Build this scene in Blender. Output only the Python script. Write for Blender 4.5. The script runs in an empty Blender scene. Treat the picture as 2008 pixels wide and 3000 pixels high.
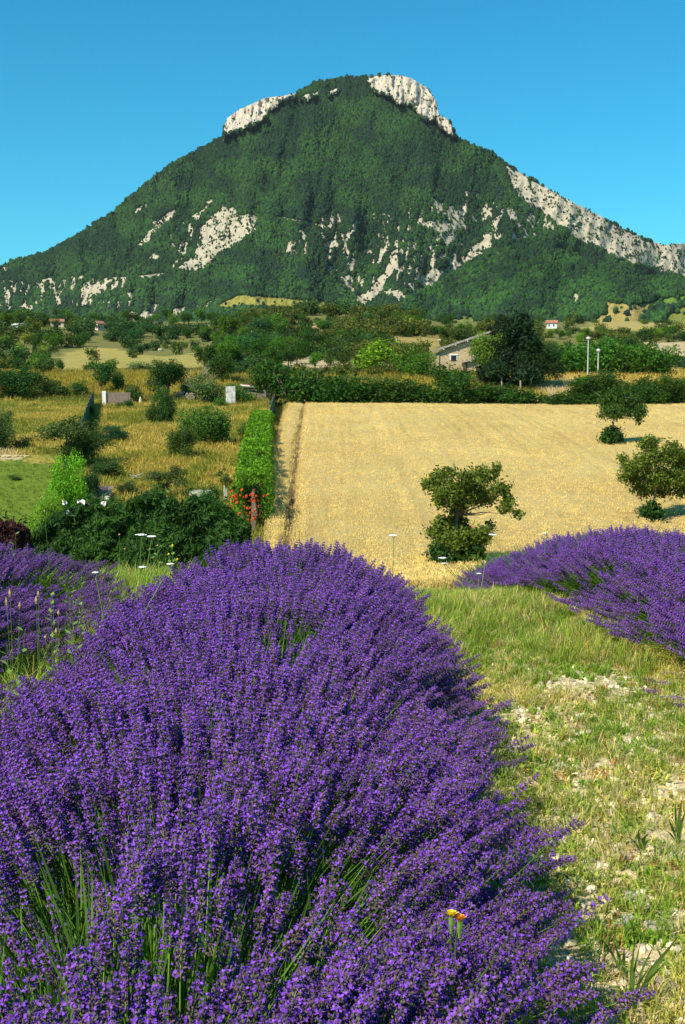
import bpy, math, random
import numpy as np
from mathutils import Vector, Euler, Matrix

# ------------------------------------------------------------------ camera, sky, sun, exposure
sc = bpy.context.scene
COL = sc.collection
F = 3560.0                                   # focal length in photo pixels (frame 2008 x 3000)
PITCH = math.atan(350 / F)
EYE = 1.65
cam_d = bpy.data.cameras.new('camera')
cam = bpy.data.objects.new('camera', cam_d); COL.objects.link(cam)
cam.location = (0, 0, EYE)
cam.rotation_euler = (math.pi / 2 - PITCH, 0, 0)
cam_d.sensor_fit = 'VERTICAL'; cam_d.sensor_height = 24.0
cam_d.lens = 24.0 * F / 3000.0
cam_d.clip_start = 0.05; cam_d.clip_end = 20000
sc.camera = cam

SUN_EL = math.radians(46)
SUN_H = Vector((-0.69, -0.72, 0)).normalized()       # horizontal direction towards the sun
world = bpy.data.worlds.new('World'); sc.world = world; world.use_nodes = True
wn = world.node_tree
bg = wn.nodes['Background']
sky = wn.nodes.new('ShaderNodeTexSky'); sky.sky_type = 'NISHITA'; sky.sun_disc = False
sky.sun_elevation = SUN_EL; sky.sun_rotation = math.atan2(SUN_H.x, SUN_H.y)
sky.altitude = 300; sky.air_density = 1.0; sky.dust_density = 0.3; sky.ozone_density = 2.0
hs = wn.nodes.new('ShaderNodeHueSaturation')
hs.inputs['Hue'].default_value = 0.475; hs.inputs['Saturation'].default_value = 1.35; hs.inputs['Value'].default_value = 1.0
tint = wn.nodes.new('ShaderNodeMix'); tint.data_type = 'RGBA'; tint.blend_type = 'MULTIPLY'; tint.inputs[0].default_value = 1.0
tint.inputs[7].default_value = (.36, 1.12, 1.30, 1)
wn.links.new(sky.outputs[0], hs.inputs['Color']); wn.links.new(hs.outputs[0], tint.inputs[6]); wn.links.new(tint.outputs[2], bg.inputs['Color'])
bg.inputs['Strength'].default_value = 0.080
sun_d = bpy.data.lights.new('sun', 'SUN'); sun_d.energy = 5.0; sun_d.angle = math.radians(0.53); sun_d.color = (1.0, 0.91, 0.74)
sun = bpy.data.objects.new('sun', sun_d); COL.objects.link(sun)
to_sun = Vector((SUN_H.x * math.cos(SUN_EL), SUN_H.y * math.cos(SUN_EL), math.sin(SUN_EL)))
sun.rotation_euler = (-to_sun).to_track_quat('-Z', 'Y').to_euler()
vs = sc.view_settings
vs.view_transform = 'Standard'; vs.look = 'None'; vs.gamma = 1.0; vs.use_curve_mapping = False
vs.exposure = 0.5

rng = np.random.default_rng(7)
HAZE = 0.000012
R = random.Random(11)

# ------------------------------------------------------------------ helpers
def tan_up(py):                              # tangent of elevation of a photo row (centre column)
    return math.tan(-PITCH + math.atan((1500 - py) / F))
def ray(px, py):
    dx = (px - 1004) / F; dz = (1500 - py) / F
    c, s = math.cos(PITCH), math.sin(PITCH)
    return np.array([dx, c + dz * s, -s + dz * c])
def ray_v(px, py):
    dx = (px - 1004) / F; dz = (1500 - py) / F
    c, s = math.cos(PITCH), math.sin(PITCH)
    return dx, c + dz * s, -s + dz * c
def proj(x, y, z):
    c, s = math.cos(PITCH), math.sin(PITCH)
    d = y * c - (z - EYE) * s; u = y * s + (z - EYE) * c
    d = np.where(d > 0.01, d, 0.01)
    return 1004 + x / d * F, 1500 - u / d * F, d

def _h(i, j, s):
    n = (i.astype(np.int64) * 374761393 + j.astype(np.int64) * 668265263 + s * 2147483647 * 3) & 0xffffffff
    n = ((n ^ (n >> 13)) * 1274126177) & 0xffffffff
    return ((n ^ (n >> 16)) & 0xffff) / 65535.0
def vnoise(x, y, s=0):
    x = np.asarray(x, float); y = np.asarray(y, float)
    i = np.floor(x); j = np.floor(y); fx = x - i; fy = y - j
    fx = fx * fx * (3 - 2 * fx); fy = fy * fy * (3 - 2 * fy)
    a = _h(i, j, s); b = _h(i + 1, j, s); c = _h(i, j + 1, s); d = _h(i + 1, j + 1, s)
    return (a * (1 - fx) + b * fx) * (1 - fy) + (c * (1 - fx) + d * fx) * fy
def fbm(x, y, s=0, o=4):
    t = 0; a = 0.5; n = 0
    for k in range(o):
        t = t + a * vnoise(np.asarray(x) * 2 ** k + 17.3 * k, np.asarray(y) * 2 ** k - 9.1 * k, s + k); n += a; a *= 0.5
    return t / n
def inpoly(px, py, poly):
    px = np.asarray(px); py = np.asarray(py); r = np.zeros(px.shape, bool); n = len(poly)
    for k in range(n):
        x1, y1 = poly[k]; x2, y2 = poly[(k + 1) % n]
        if y1 == y2: continue
        r ^= ((y1 > py) != (y2 > py)) & (px < (x2 - x1) * (py - y1) / (y2 - y1) + x1)
    return r

def make_mesh(name, verts, faces, mats, fmat=None, smooth=False, attrs=None, cols=None):
    """verts Nx3, faces: Mx3 or Mx4 array or list of such arrays"""
    me = bpy.data.meshes.new(name)
    fl = faces if isinstance(faces, list) else [faces]
    fl = [np.asarray(f, np.int32) for f in fl if len(f)]
    verts = np.asarray(verts, np.float32)
    me.vertices.add(len(verts)); me.vertices.foreach_set('co', verts.ravel())
    tot = np.concatenate([np.full(len(f), f.shape[1], np.int32) for f in fl])
    li = np.concatenate([f.ravel() for f in fl])
    me.loops.add(len(li)); me.loops.foreach_set('vertex_index', li)
    me.polygons.add(len(tot)); st = np.concatenate([[0], np.cumsum(tot)[:-1]]).astype(np.int32)
    me.polygons.foreach_set('loop_start', st); me.polygons.foreach_set('loop_total', tot)
    for m in (mats if isinstance(mats, (list, tuple)) else [mats]): me.materials.append(m)
    if fmat is not None: me.polygons.foreach_set('material_index', np.asarray(fmat, np.int32))
    me.polygons.foreach_set('use_smooth', np.full(len(tot), smooth))
    for k, v in (attrs or {}).items():
        a = me.attributes.new(k, 'FLOAT', 'POINT'); a.data.foreach_set('value', np.asarray(v, np.float32))
    for k, v in (cols or {}).items():
        a = me.attributes.new(k, 'FLOAT_COLOR', 'POINT')
        v = np.asarray(v, np.float32); v = np.concatenate([v, np.ones((len(v), 1), np.float32)], 1)
        a.data.foreach_set('color', v.ravel())
    me.update(); me.validate()
    return me

class MB:
    """collects simple shapes; build() links them as one mesh object"""
    def __init__(s): s.v = []; s.f4 = []; s.f3 = []; s.n = 0
    def add(s, v, f4=(), f3=()):
        v = np.asarray(v, float); s.v.append(v)
        if len(f4): s.f4.append(np.asarray(f4) + s.n)
        if len(f3): s.f3.append(np.asarray(f3) + s.n)
        s.n += len(v)
    def box(s, c, d, rz=0.0, M=None):
        v = np.array([[x, y, z] for x in (-.5, .5) for y in (-.5, .5) for z in (-.5, .5)]) * np.array(d)
        cz, sz = math.cos(rz), math.sin(rz)
        v = v @ np.array([[cz, sz, 0], [-sz, cz, 0], [0, 0, 1]]) + np.array(c)
        s.add(v, [[0, 1, 3, 2], [4, 6, 7, 5], [0, 4, 5, 1], [2, 3, 7, 6], [0, 2, 6, 4], [1, 5, 7, 3]])
    def prism(s, poly, y0, y1):               # polygon in XZ extruded along Y
        n = len(poly); v = [(x, y0, z) for x, z in poly] + [(x, y1, z) for x, z in poly]
        s.add(v, [[i, (i + 1) % n, n + (i + 1) % n, n + i] for i in range(n)],
              [[0, i + 1, i] for i in range(1, n - 1)] + [[n, n + i, n + i + 1] for i in range(1, n - 1)])
    def tube(s, pts, rad, k=6, cap=True):
        pts = np.asarray(pts, float); m = len(pts)
        rad = np.full(m, rad) if np.isscalar(rad) else np.asarray(rad, float)
        V = []
        for i in range(m):
            t = pts[min(i + 1, m - 1)] - pts[max(i - 1, 0)]; t = t / (np.linalg.norm(t) + 1e-9)
            a = np.cross(t, [0.31, 0.95, 0.12]); a /= np.linalg.norm(a) + 1e-9; b = np.cross(t, a)
            for j in range(k):
                w = 2 * math.pi * j / k; V.append(pts[i] + rad[i] * (a * math.cos(w) + b * math.sin(w)))
        f = [[i * k + j, i * k + (j + 1) % k, (i + 1) * k + (j + 1) % k, (i + 1) * k + j] for i in range(m - 1) for j in range(k)]
        f3 = []
        if cap:
            f3 = [[0, j + 1, j] for j in range(1, k - 1)] + [[(m - 1) * k, (m - 1) * k + j, (m - 1) * k + j + 1] for j in range(1, k - 1)]
        s.add(V, f, f3)
    def rock(s, c, r, seed, k=2):
        v, f = ico(k); d = 1 + 0.35 * (fbm(v[:, 0] * 1.4 + seed, v[:, 1] * 1.4 + v[:, 2] * 2.1, 3, 3) - .5) * 2
        s.add(v * d[:, None] * np.array(r) + np.array(c), f3=f)
    def mesh(s, name, mats, smooth=False, **kw):
        fl = []
        if s.f4: fl.append(np.concatenate(s.f4))
        if s.f3: fl.append(np.concatenate(s.f3))
        return make_mesh(name, np.concatenate(s.v), fl, mats, smooth=smooth, **kw)
    def build(s, name, mats, parent=None, smooth=False, loc=None, **kw):
        return link(name, s.mesh(name, mats, smooth, **kw), parent, loc)

_ic = {}
def ico(k):
    if k in _ic: return _ic[k]
    t = (1 + 5 ** .5) / 2
    v = [(-1, t, 0), (1, t, 0), (-1, -t, 0), (1, -t, 0), (0, -1, t), (0, 1, t), (0, -1, -t), (0, 1, -t), (t, 0, -1), (t, 0, 1), (-t, 0, -1), (-t, 0, 1)]
    f = [(0, 11, 5), (0, 5, 1), (0, 1, 7), (0, 7, 10), (0, 10, 11), (1, 5, 9), (5, 11, 4), (11, 10, 2), (10, 7, 6), (7, 1, 8), (3, 9, 4), (3, 4, 2), (3, 2, 6), (3, 6, 8), (3, 8, 9), (4, 9, 5), (2, 4, 11), (6, 2, 10), (8, 6, 7), (9, 8, 1)]
    v = [np.array(q, float) / np.linalg.norm(q) for q in v]
    for _ in range(k - 1):
        c = {}; nf = []
        def mid(a, b):
            q = (min(a, b), max(a, b))
            if q not in c:
                m = v[a] + v[b]; v.append(m / np.linalg.norm(m)); c[q] = len(v) - 1
            return c[q]
        for a, b, d in f:
            x, y, z = mid(a, b), mid(b, d), mid(d, a)
            nf += [(a, x, z), (b, y, x), (d, z, y), (x, y, z)]
        f = nf
    _ic[k] = (np.array(v), np.array(f)); return _ic[k]

def link(name, data, parent=None, loc=None):
    o = bpy.data.objects.new(name, data); COL.objects.link(o)
    if parent is not None: o.parent = parent
    if loc is not None: o.location = loc
    return o
def tag(o, label=None, cat=None, group=None, kind=None):
    if label: o['label'] = label
    if cat: o['category'] = cat
    if group: o['group'] = group
    if kind: o['kind'] = kind
    return o
def empty(name, loc, label, cat, group=None, rz=0.0):
    o = bpy.data.objects.new(name, None); COL.objects.link(o); o.location = loc; o.rotation_euler = (0, 0, rz)
    return tag(o, label, cat, group)

# ------------------------------------------------------------------ materials
def mat(name, color=None, rough=0.85, **kw):
    m = bpy.data.materials.new(name); m.use_nodes = True
    nt = m.node_tree; b = nt.nodes['Principled BSDF']
    b.inputs['Roughness'].default_value = rough
    b.inputs['Specular IOR Level'].default_value = kw.get('spec', 0.25)
    if color: b.inputs['Base Color'].default_value = (*color, 1)
    return m, nt, b
def N(nt, t, **kw):
    n = nt.nodes.new(t)
    for k, v in kw.items(): setattr(n, k, v)
    return n
def mixc(nt, fac, a, b, mode='MIX'):
    n = N(nt, 'ShaderNodeMix', data_type='RGBA', blend_type=mode)
    for sock, val in ((n.inputs[0], fac), (n.inputs[6], a), (n.inputs[7], b)):
        if hasattr(val, 'node'): nt.links.new(val, sock)
        elif isinstance(val, (int, float)): sock.default_value = val
        else: sock.default_value = (*val, 1)
    return n.outputs[2]
def noise_n(nt, scale, detail=4, rough=0.6, vec=None, mapscale=None):
    n = N(nt, 'ShaderNodeTexNoise'); n.inputs['Scale'].default_value = scale
    n.inputs['Detail'].default_value = detail; n.inputs['Roughness'].default_value = rough
    if vec is None: vec = N(nt, 'ShaderNodeTexCoord').outputs['Object']
    if mapscale:
        mp = N(nt, 'ShaderNodeMapping'); mp.inputs['Scale'].default_value = mapscale
        nt.links.new(vec, mp.inputs[0]); vec = mp.outputs[0]
    nt.links.new(vec, n.inputs['Vector'])
    return n.outputs['Fac']
def ramp(nt, fac, stops):
    n = N(nt, 'ShaderNodeValToRGB'); e = n.color_ramp.elements
    while len(e) < len(stops): e.new(0.5)
    for i, (p, c) in enumerate(stops):
        e[i].position = p; e[i].color = (*c, 1) if not isinstance(c, float) else (c, c, c, 1)
    nt.links.new(fac, n.inputs[0]); return n.outputs[0]
def bump(nt, b, h, strength, dist):
    n = N(nt, 'ShaderNodeBump'); n.inputs['Strength'].default_value = strength; n.inputs['Distance'].default_value = dist
    nt.links.new(h, n.inputs['Height']); nt.links.new(n.outputs[0], b.inputs['Normal'])

def noisy(name, c1, c2, scale, rough=0.85, bs=0.0, bd=0.01, mapscale=None, detail=5):
    m, nt, b = mat(name, None, rough)
    f = noise_n(nt, scale, detail, 0.65, mapscale=mapscale)
    nt.links.new(ramp(nt, f, [(0.32, c1), (0.68, c2)]), b.inputs['Base Color'])
    if bs: bump(nt, b, f, bs, bd)
    return m

def leaf_mat(name, source, transl=0.3, rough=0.6):
    """source: 'object' = object colour, 'inst' = per-instance colour; leaf-to-leaf variation from rv"""
    m, nt, b = mat(name, None, rough, spec=0.2)
    if source == 'object': c = N(nt, 'ShaderNodeObjectInfo').outputs['Color']
    elif source == 'inst': c = N(nt, 'ShaderNodeAttribute', attribute_type='INSTANCER', attribute_name='icol').outputs['Color']
    else: c = None
    rv = N(nt, 'ShaderNodeAttribute', attribute_name='rv').outputs['Fac']
    k = ramp(nt, rv, [(0.0, (0.45, 0.5, 0.5)), (0.5, (1.0, 1.0, 1.0)), (1.0, (1.8, 1.6, 1.2))])
    if c is None: col = mixc(nt, 1.0, source, k, 'MULTIPLY')
    else: col = mixc(nt, 1.0, c, k, 'MULTIPLY')
    nt.links.new(col, b.inputs['Base Color'])
    if transl:
        t = N(nt, 'ShaderNodeBsdfTranslucent'); mx = N(nt, 'ShaderNodeMixShader'); mx.inputs[0].default_value = transl
        tc = mixc(nt, 1.0, col, (1.15, 1.25, 0.5), 'MULTIPLY')
        nt.links.new(tc, t.inputs['Color'])
        nt.links.new(b.outputs[0], mx.inputs[1]); nt.links.new(t.outputs[0], mx.inputs[2])
        nt.links.new(mx.outputs[0], nt.nodes['Material Output'].inputs['Surface'])
    return m

M_leaf = leaf_mat('foliage', 'object')
M_leaf_i = leaf_mat('foliage_scattered', 'inst')
M_far_i = leaf_mat('far_tree_foliage', 'inst', transl=0.0, rough=0.9)
M_bark = noisy('bark', (.10, .075, .05), (.22, .18, .13), 6, 0.9, 0.5, 0.02, (1, 1, .3))
M_pale_bark = noisy('pale_bark', (.26, .23, .18), (.42, .38, .31), 6, 0.9, 0.5, 0.02, (1, 1, .3))
M_limestone = noisy('limestone', (.30, .25, .17), (.56, .50, .38), 9, 0.9, 0.6, 0.01)
M_stone_brown = noisy('brown_stone', (.20, .15, .10), (.36, .28, .2), 9, 0.9, 0.5, 0.01)
M_white = noisy('white_paint', (.62, .60, .56), (.80, .79, .76), 4, 0.7)
M_grey_metal = noisy('galvanised_metal', (.42, .43, .43), (.55, .56, .56), 8, 0.45)
M_dark = noisy('dark_opening', (.012, .012, .014), (.03, .028, .026), 3, 0.4)
M_terracotta = noisy('terracotta_tile', (.27, .11, .065), (.42, .20, .12), 5, 0.85)
M_roof = noisy('grey_lauze_tile', (.20, .18, .16), (.42, .38, .33), 3, 0.85)
M_timber = noisy('dark_timber', (.05, .035, .025), (.11, .08, .055), 5, 0.8)
M_cream = noisy('cream_render', (.55, .47, .35), (.68, .6, .46), 2, 0.85)
M_net = noisy('green_shade_net', (.012, .07, .04), (.02, .11, .065), 7, 0.8)
M_oldwood = noisy('weathered_board', (.14, .10, .075), (.27, .21, .165), 6, 0.85, 0.4, 0.01, (3, 3, .5))
M_straw = noisy('dry_straw', (.42, .34, .17), (.60, .50, .28), 30, 0.8)
M_umbel = noisy('white_blossom', (.62, .64, .56), (.82, .83, .78), 60, 0.7)
M_green = noisy('green_stem', (.10, .19, .03), (.19, .30, .06), 20, 0.6)
M_yellow = noisy('yellow_petal', (.75, .52, .01), (.85, .66, .02), 90, 0.6)
M_orange = noisy('orange_petal', (.75, .24, .01), (.85, .38, .01), 90, 0.6)
M_red = noisy('red_orange_petal', (.55, .05, .01), (.72, .13, .02), 9, 0.6)
M_seed = noisy('tan_seed_head', (.30, .20, .08), (.45, .32, .14), 60, 0.8)
M_concrete = noisy('grey_concrete', (.20, .21, .17), (.30, .31, .25), 2, 0.9)

# ------------------------------------------------------------------ terrain
_gy = np.array([-50, 0, 9, 10, 12, 20, 30, 40, 48, 55, 62, 72, 90, 110, 135, 165, 185, 200, 230, 300, 380, 450, 600, 900, 1500, 2200, 6000.])
_gv = [0, 0, 0, -.08, -.45, -2.0, -3.7, -5.3, -6.05, -6.4, -6.35, -5.6, -4.05, -2.65, -1.25, -.17]
for Y, py in ((185, 1135), (200, 1108), (230, 1083), (300, 1050), (380, 1022), (450, 1000), (600, 975), (900, 955), (1500, 948), (2200, 945), (6000, 945)):
    _gv.append(EYE + Y * tan_up(py))
_gv = np.array(_gv)
_ly = np.linspace(0, np.log(6000.), 3000)
_lz = np.interp(np.exp(_ly), _gy, _gv)
_k = np.exp(-np.linspace(-2, 2, 61) ** 2); _k /= _k.sum()
_ls = np.convolve(np.pad(_lz, 30, mode='edge'), _k, 'valid')
_ey = np.exp(_ly)
def gz(x, y):
    x = np.asarray(x, float); y = np.asarray(y, float)
    z = np.interp(np.maximum(y, 1.0), _ey, _ls)
    z = np.where(y < 9.0, 0.0, z) + 0 * x
    z = np.where((y >= 8.0) & (y < 10.5), np.minimum(z, 0) , z)
    und = np.clip((y - 170) / 300, 0, 1)
    z = z + und * (fbm(x / 90, y / 90, 5, 3) - .5) * 9
    uu_ = (x / np.maximum(y, 1) + .01) / .098
    z = z + 8.5 * np.exp(-((y - 640) / 170) ** 2) * np.exp(-uu_ ** 4) + 4 * np.exp(-((y - 620) / 150) ** 2) * np.exp(-((x / np.maximum(y, 1) + .27) / .07) ** 2)
    near = np.clip((14 - y) / 4, 0, 1) * np.clip((y + 4) / 3, 0, 1)
    z = z + near * ((fbm(x * 1.6, y * 1.6, 9, 4) - .5) * .07)
    # the lavender beds stand on slightly banked earth
    for s in LAV_ROWS:
        ax = np.interp(y, s['y'], s['x']); z = z + near * .05 * np.exp(-((x - ax) / .6) ** 2)
    return z
LAV_ROWS = [dict(y=[-3, 0, 8.4], x=[-.42, -.42, -.34]), dict(y=[-3, 0, 9.5], x=[-2.72, -2.7, -2.55]), dict(y=[-3, 0, 6.5, 9.5, 12.6], x=[4.1, 3.5, 2.68, 2.27, 1.66])]
_scanY = np.exp(np.linspace(math.log(1.5), math.log(3000), 4000))
def G(px, py, dz=0.0, ymin=0.0):
    """first point of the ground seen through a photo pixel"""
    d = ray(px, py); x = d[0] / d[1] * _scanY; z = EYE + d[2] / d[1] * _scanY
    g = np.where(_scanY < ymin, -1e3, gz(x, _scanY) + dz)
    k = np.argmax(z < g) if np.any(z < g) else len(z) - 1
    return np.array([x[k], _scanY[k], gz(x[k], _scanY[k])])
def P(px, py, Y):
    d = ray(px, py); return np.array([d[0], d[1], d[2]]) * (Y / d[1]) + np.array([0, 0, EYE])
def ppm(Y): return F / Y                     # photo pixels per metre at distance Y

# land cover: colours by place
GOLD, GREEN, LUSH = (.34, .28, .07), (.19, .20, .035), (.12, .18, .02)
SOIL, SCRUB, STUB, PALE = (.66, .54, .32), (.15, .15, .045), (.34, .28, .085), (.46, .38, .23)
def cover(x, y, z):
    px, py, d = proj(x, y, z)
    c = np.tile(np.array(SCRUB), (len(x), 1))
    nz = fbm(x / 7, y / 7, 21, 4); n2 = fbm(x / 2.2, y / 5, 33, 4)
    jx = px + (nz - .5) * 70; jy = py + (n2 - .5) * 24
    def put(mask, col, k=1.0):
        c[mask] = c[mask] * (1 - k) + np.array(col) * k
    put((y > 40) & (y < 175), GOLD)
    put((y > 40) & (y < 175) & (nz * .6 + n2 * .4 > .49), (.26, .24, .05))
    put((y > 40) & (y < 175) & (nz * .4 + n2 * .6 > .53), GREEN)
    put(inpoly(jx, jy, [(-600, 1350), (60, 1345), (170, 1365), (230, 1480), (120, 1700), (-600, 1700)]), LUSH)
    put(inpoly(jx, jy, [(-200, 1322), (40, 1320), (80, 1334), (60, 1344), (-200, 1342)]), PALE)
    put((y > 170) & (y < 215), (.26, .22, .04)); put((y > 170) & (y < 330) & (nz > .55), (.13, .14, .03))
    put(inpoly(jx, jy, [(1640, 1088), (2100, 1085), (2100, 1118), (1600, 1135)]), (.40, .31, .09))
    put(inpoly(jx, py, [(1580, 1130), (1700, 1110), (1720, 1150), (1600, 1165)]), PALE)
    put(inpoly(jx, jy, [(-200, 1090), (600, 1085), (600, 1160), (-200, 1160)]) & (nz > .42), (.27, .22, .04))
    st = inpoly(px + (nz - .5) * 20, py, [(150, 1082), (185, 1035), (260, 1018), (330, 1020), (420, 1040), (500, 1044), (590, 1030), (640, 1040), (640, 1075), (400, 1085), (300, 1090)])
    put(st, STUB)
    stripe = (np.sin((px * .33 + py * 3.1) * .62) > .1)
    put(st & stripe, (.25, .235, .06))
    put(inpoly(jx, jy, [(850, 960), (900, 940), (990, 955), (980, 985), (900, 1000), (860, 990)]), (.38, .27, .13))
    put(inpoly(jx, jy, [(1110, 990), (1290, 985), (1300, 1030), (1160, 1040)]), (.30, .24, .08))
    put(inpoly(jx, jy, [(820, 1060), (900, 1045), (1000, 1060), (980, 1090), (830, 1100)]), (.40, .33, .2))
    put(inpoly(jx, jy, [(1860, 1000), (2100, 1010), (2100, 1060), (1900, 1060)]), (.42, .34, .2))
    put(inpoly(jx, py, [(1700, 985), (1760, 925), (2400, 915), (2400, 985)]) & (y > 600), (.33, .27, .09))
    put(inpoly(jx, py, [(1930, 985), (1960, 925), (2400, 915), (2400, 985)]) & (y > 600), (.17, .21, .05))
    put((y < 40), (.17, .17, .05))
    put((y < 14), SOIL)
    return c
ys = [-8.0]
while ys[-1] < 7000:
    ys.append(ys[-1] + max(.09, abs(ys[-1]) * .011 if ys[-1] > 14 else .09))
ys = np.array(ys); us = np.linspace(-1, 1, 201); us = np.sign(us) * np.abs(us) ** 1.25
YY, UU = np.meshgrid(ys, us, indexing='ij'); XX = UU * (9 + np.maximum(YY, 0) * .75); ZZ = gz(XX, YY)
vv = np.stack([XX, YY, ZZ], -1).reshape(-1, 3); nr, nc = XX.shape
ii = np.arange(nr * nc).reshape(nr, nc)
ff = np.stack([ii[:-1, :-1], ii[:-1, 1:], ii[1:, 1:], ii[1:, :-1]], -1).reshape(-1, 4)
m, nt, b = mat('earth_and_grass', None, 0.95, spec=0.1)
vc = N(nt, 'ShaderNodeAttribute', attribute_name='cov').outputs['Color']
n1 = noise_n(nt, 1.1, 8, 0.7); n3 = noise_n(nt, 28, 6, 0.7)
c1 = mixc(nt, 1.0, vc, ramp(nt, n1, [(0.25, (.62, .66, .62)), (0.5, (1., 1., 1.)), (0.8, (1.35, 1.25, 1.1))]), 'MULTIPLY')
c2 = mixc(nt, 1.0, c1, ramp(nt, n3, [(0.3, (.6, .57, .52)), (0.5, (1., 1., 1.)), (0.72, (1.25, 1.22, 1.2))]), 'MULTIPLY')
nt.links.new(c2, b.inputs['Base Color']); bump(nt, b, n3, 0.8, 0.03)
ground = link('ground', make_mesh('ground', vv, ff, m, smooth=True, cols={'cov': cover(vv[:, 0], vv[:, 1], vv[:, 2])}))
tag(ground, kind='structure')

# ------------------------------------------------------------------ mountain
S = 1.2806
def Z1(l): return [(x * .6403, 180 + y * .6403) for x, y in l]
def Z2(l): return [(1004 + x * .6403, 180 + y * .6403) for x, y in l]
sil = np.array([(-900, 720), (-500, 670), (-200, 640), (0, 612), (20, 600), (100, 580), (180, 537), (250, 492), (320, 432), (400, 372), (470, 336), (508, 314), (514, 285), (520, 270), (545, 251), (600, 226), (640, 219), (680, 213), (720, 191), (760, 184), (800, 178), (850, 176), (885, 169), (915, 172), (940, 178), (975, 197), (1000, 233), (1004, 262), (1030, 275), (1045, 312), (1065, 327), (1130, 352), (1160, 378), (1220, 412), (1300, 457), (1380, 497), (1450, 535), (1490, 552), (1520, 560), (1568, 556), (1650, 545), (1900, 560), (2200, 600), (2700, 650)]) * S
cliff_L = [(655, 405), (653, 392), (660, 340), (698, 318), (765, 284), (830, 272), (872, 268), (865, 288), (830, 300), (800, 322), (762, 362), (715, 380), (690, 390)]
cliff_L2 = [(880, 290), (895, 275), (930, 268), (930, 285), (900, 298)]
cliff_L3 = [(965, 285), (962, 272), (990, 258), (998, 268), (985, 280)]
cliff_R = Z2([(110, 80), (190, 60), (280, 60), (350, 90), (410, 150), (445, 190), (440, 240), (470, 250), (500, 290), (525, 350), (500, 345), (440, 305), (430, 260), (390, 278), (340, 240), (320, 205), (250, 200), (225, 165), (165, 150), (120, 115)])
rock_dense = [
    Z1([(1070, 660), (1090, 700), (1185, 705), (1180, 770), (1100, 830), (1030, 870), (940, 950), (870, 970), (800, 955), (880, 900), (910, 830), (910, 770), (960, 710), (1020, 670)]),
    Z1([(615, 850), (690, 770), (700, 740), (790, 685), (810, 700), (740, 770), (650, 855)]),
    Z1([(880, 735), (900, 700), (960, 630), (972, 650), (900, 740)]),
    Z1([(380, 1110), (350, 1050), (400, 1020), (490, 990), (540, 995), (480, 1030), (440, 1080)]),
    Z1([(90, 1130), (120, 1095), (160, 1130), (130, 1145)]),
    Z1([(575, 1160), (590, 1140), (640, 1160), (700, 1110), (735, 1115), (700, 1160), (640, 1215), (590, 1200)]),
    Z1([(760, 1175), (790, 1130), (850, 1125), (810, 1180)]), Z1([(660, 915), (710, 880), (740, 905), (690, 922)]),
    Z1([(0, 950), (40, 945), (45, 960), (0, 968)]), Z1([(890, 1130), (970, 1092), (975, 1102), (900, 1140)]),
    Z2([(740, 475), (830, 520), (900, 560), (1030, 620), (1130, 665), (1180, 700), (1260, 760), (1350, 800), (1440, 830), (1900, 830), (1900, 1010), (1568, 995), (1380, 945), (1250, 905), (1150, 850), (1080, 820), (960, 730), (860, 670), (790, 600), (760, 540)]),
    Z2([(455, 700), (510, 650), (550, 710), (575, 760), (520, 790), (510, 840), (470, 850), (450, 790), (370, 770), (350, 740), (400, 735), (480, 740)]),
    Z2([(480, 975), (545, 900), (600, 850), (640, 820), (690, 850), (620, 900), (545, 975)]),
    Z2([(0, 965), (50, 1000), (60, 1075), (120, 1060), (200, 960), (245, 850), (262, 870), (240, 960), (180, 1050), (240, 1040), (270, 1060), (340, 1080), (410, 1070), (370, 1030), (380, 960), (430, 945), (470, 990), (420, 1020), (430, 1085), (330, 1085), (250, 1100), (190, 1060), (110, 1110), (105, 1160), (60, 1130), (50, 1070), (0, 1030)]),
    Z2([(640, 660), (665, 650), (685, 720), (660, 720)]), Z2([(640, 800), (680, 790), (680, 850), (650, 850)]), Z2([(560, 600), (620, 605), (615, 630), (570, 615)]), Z2([(745, 680), (775, 680), (830, 770), (790, 775)])]
rock_sparse = [Z2([(360, 650), (560, 590), (700, 650), (960, 720), (980, 790), (780, 830), (640, 850), (480, 980), (300, 1080), (60, 1060), (-60, 960), (-120, 700), (60, 690), (250, 700)]),
               Z1([(800, 960), (760, 800), (900, 690), (900, 900)]), Z1([(1260, 900), (1330, 780), (1500, 790), (1420, 900)]), Z1([(580, 700), (700, 640), (720, 660), (600, 710)]),
               Z1([(0, 1000), (600, 980), (600, 1130), (0, 1130)])]
tracks = [(403, 814, 499, 804, 5), (813, 640, 960, 668, 4.6), (749, 753, 781, 791, 3), (941, 668, 962, 668, 6), (800, 640, 835, 640, 4)]
meadow_gold = [Z1([(980, 1130), (1040, 1095), (1100, 1070), (1160, 1075), (1480, 1100), (1505, 1130), (1380, 1150), (1230, 1130), (1130, 1120), (1040, 1140)]), Z2([(740, 865), (800, 857), (920, 880), (830, 892), (750, 892)]), Z2([(770, 930), (830, 915), (875, 930), (800, 938)])]

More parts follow.
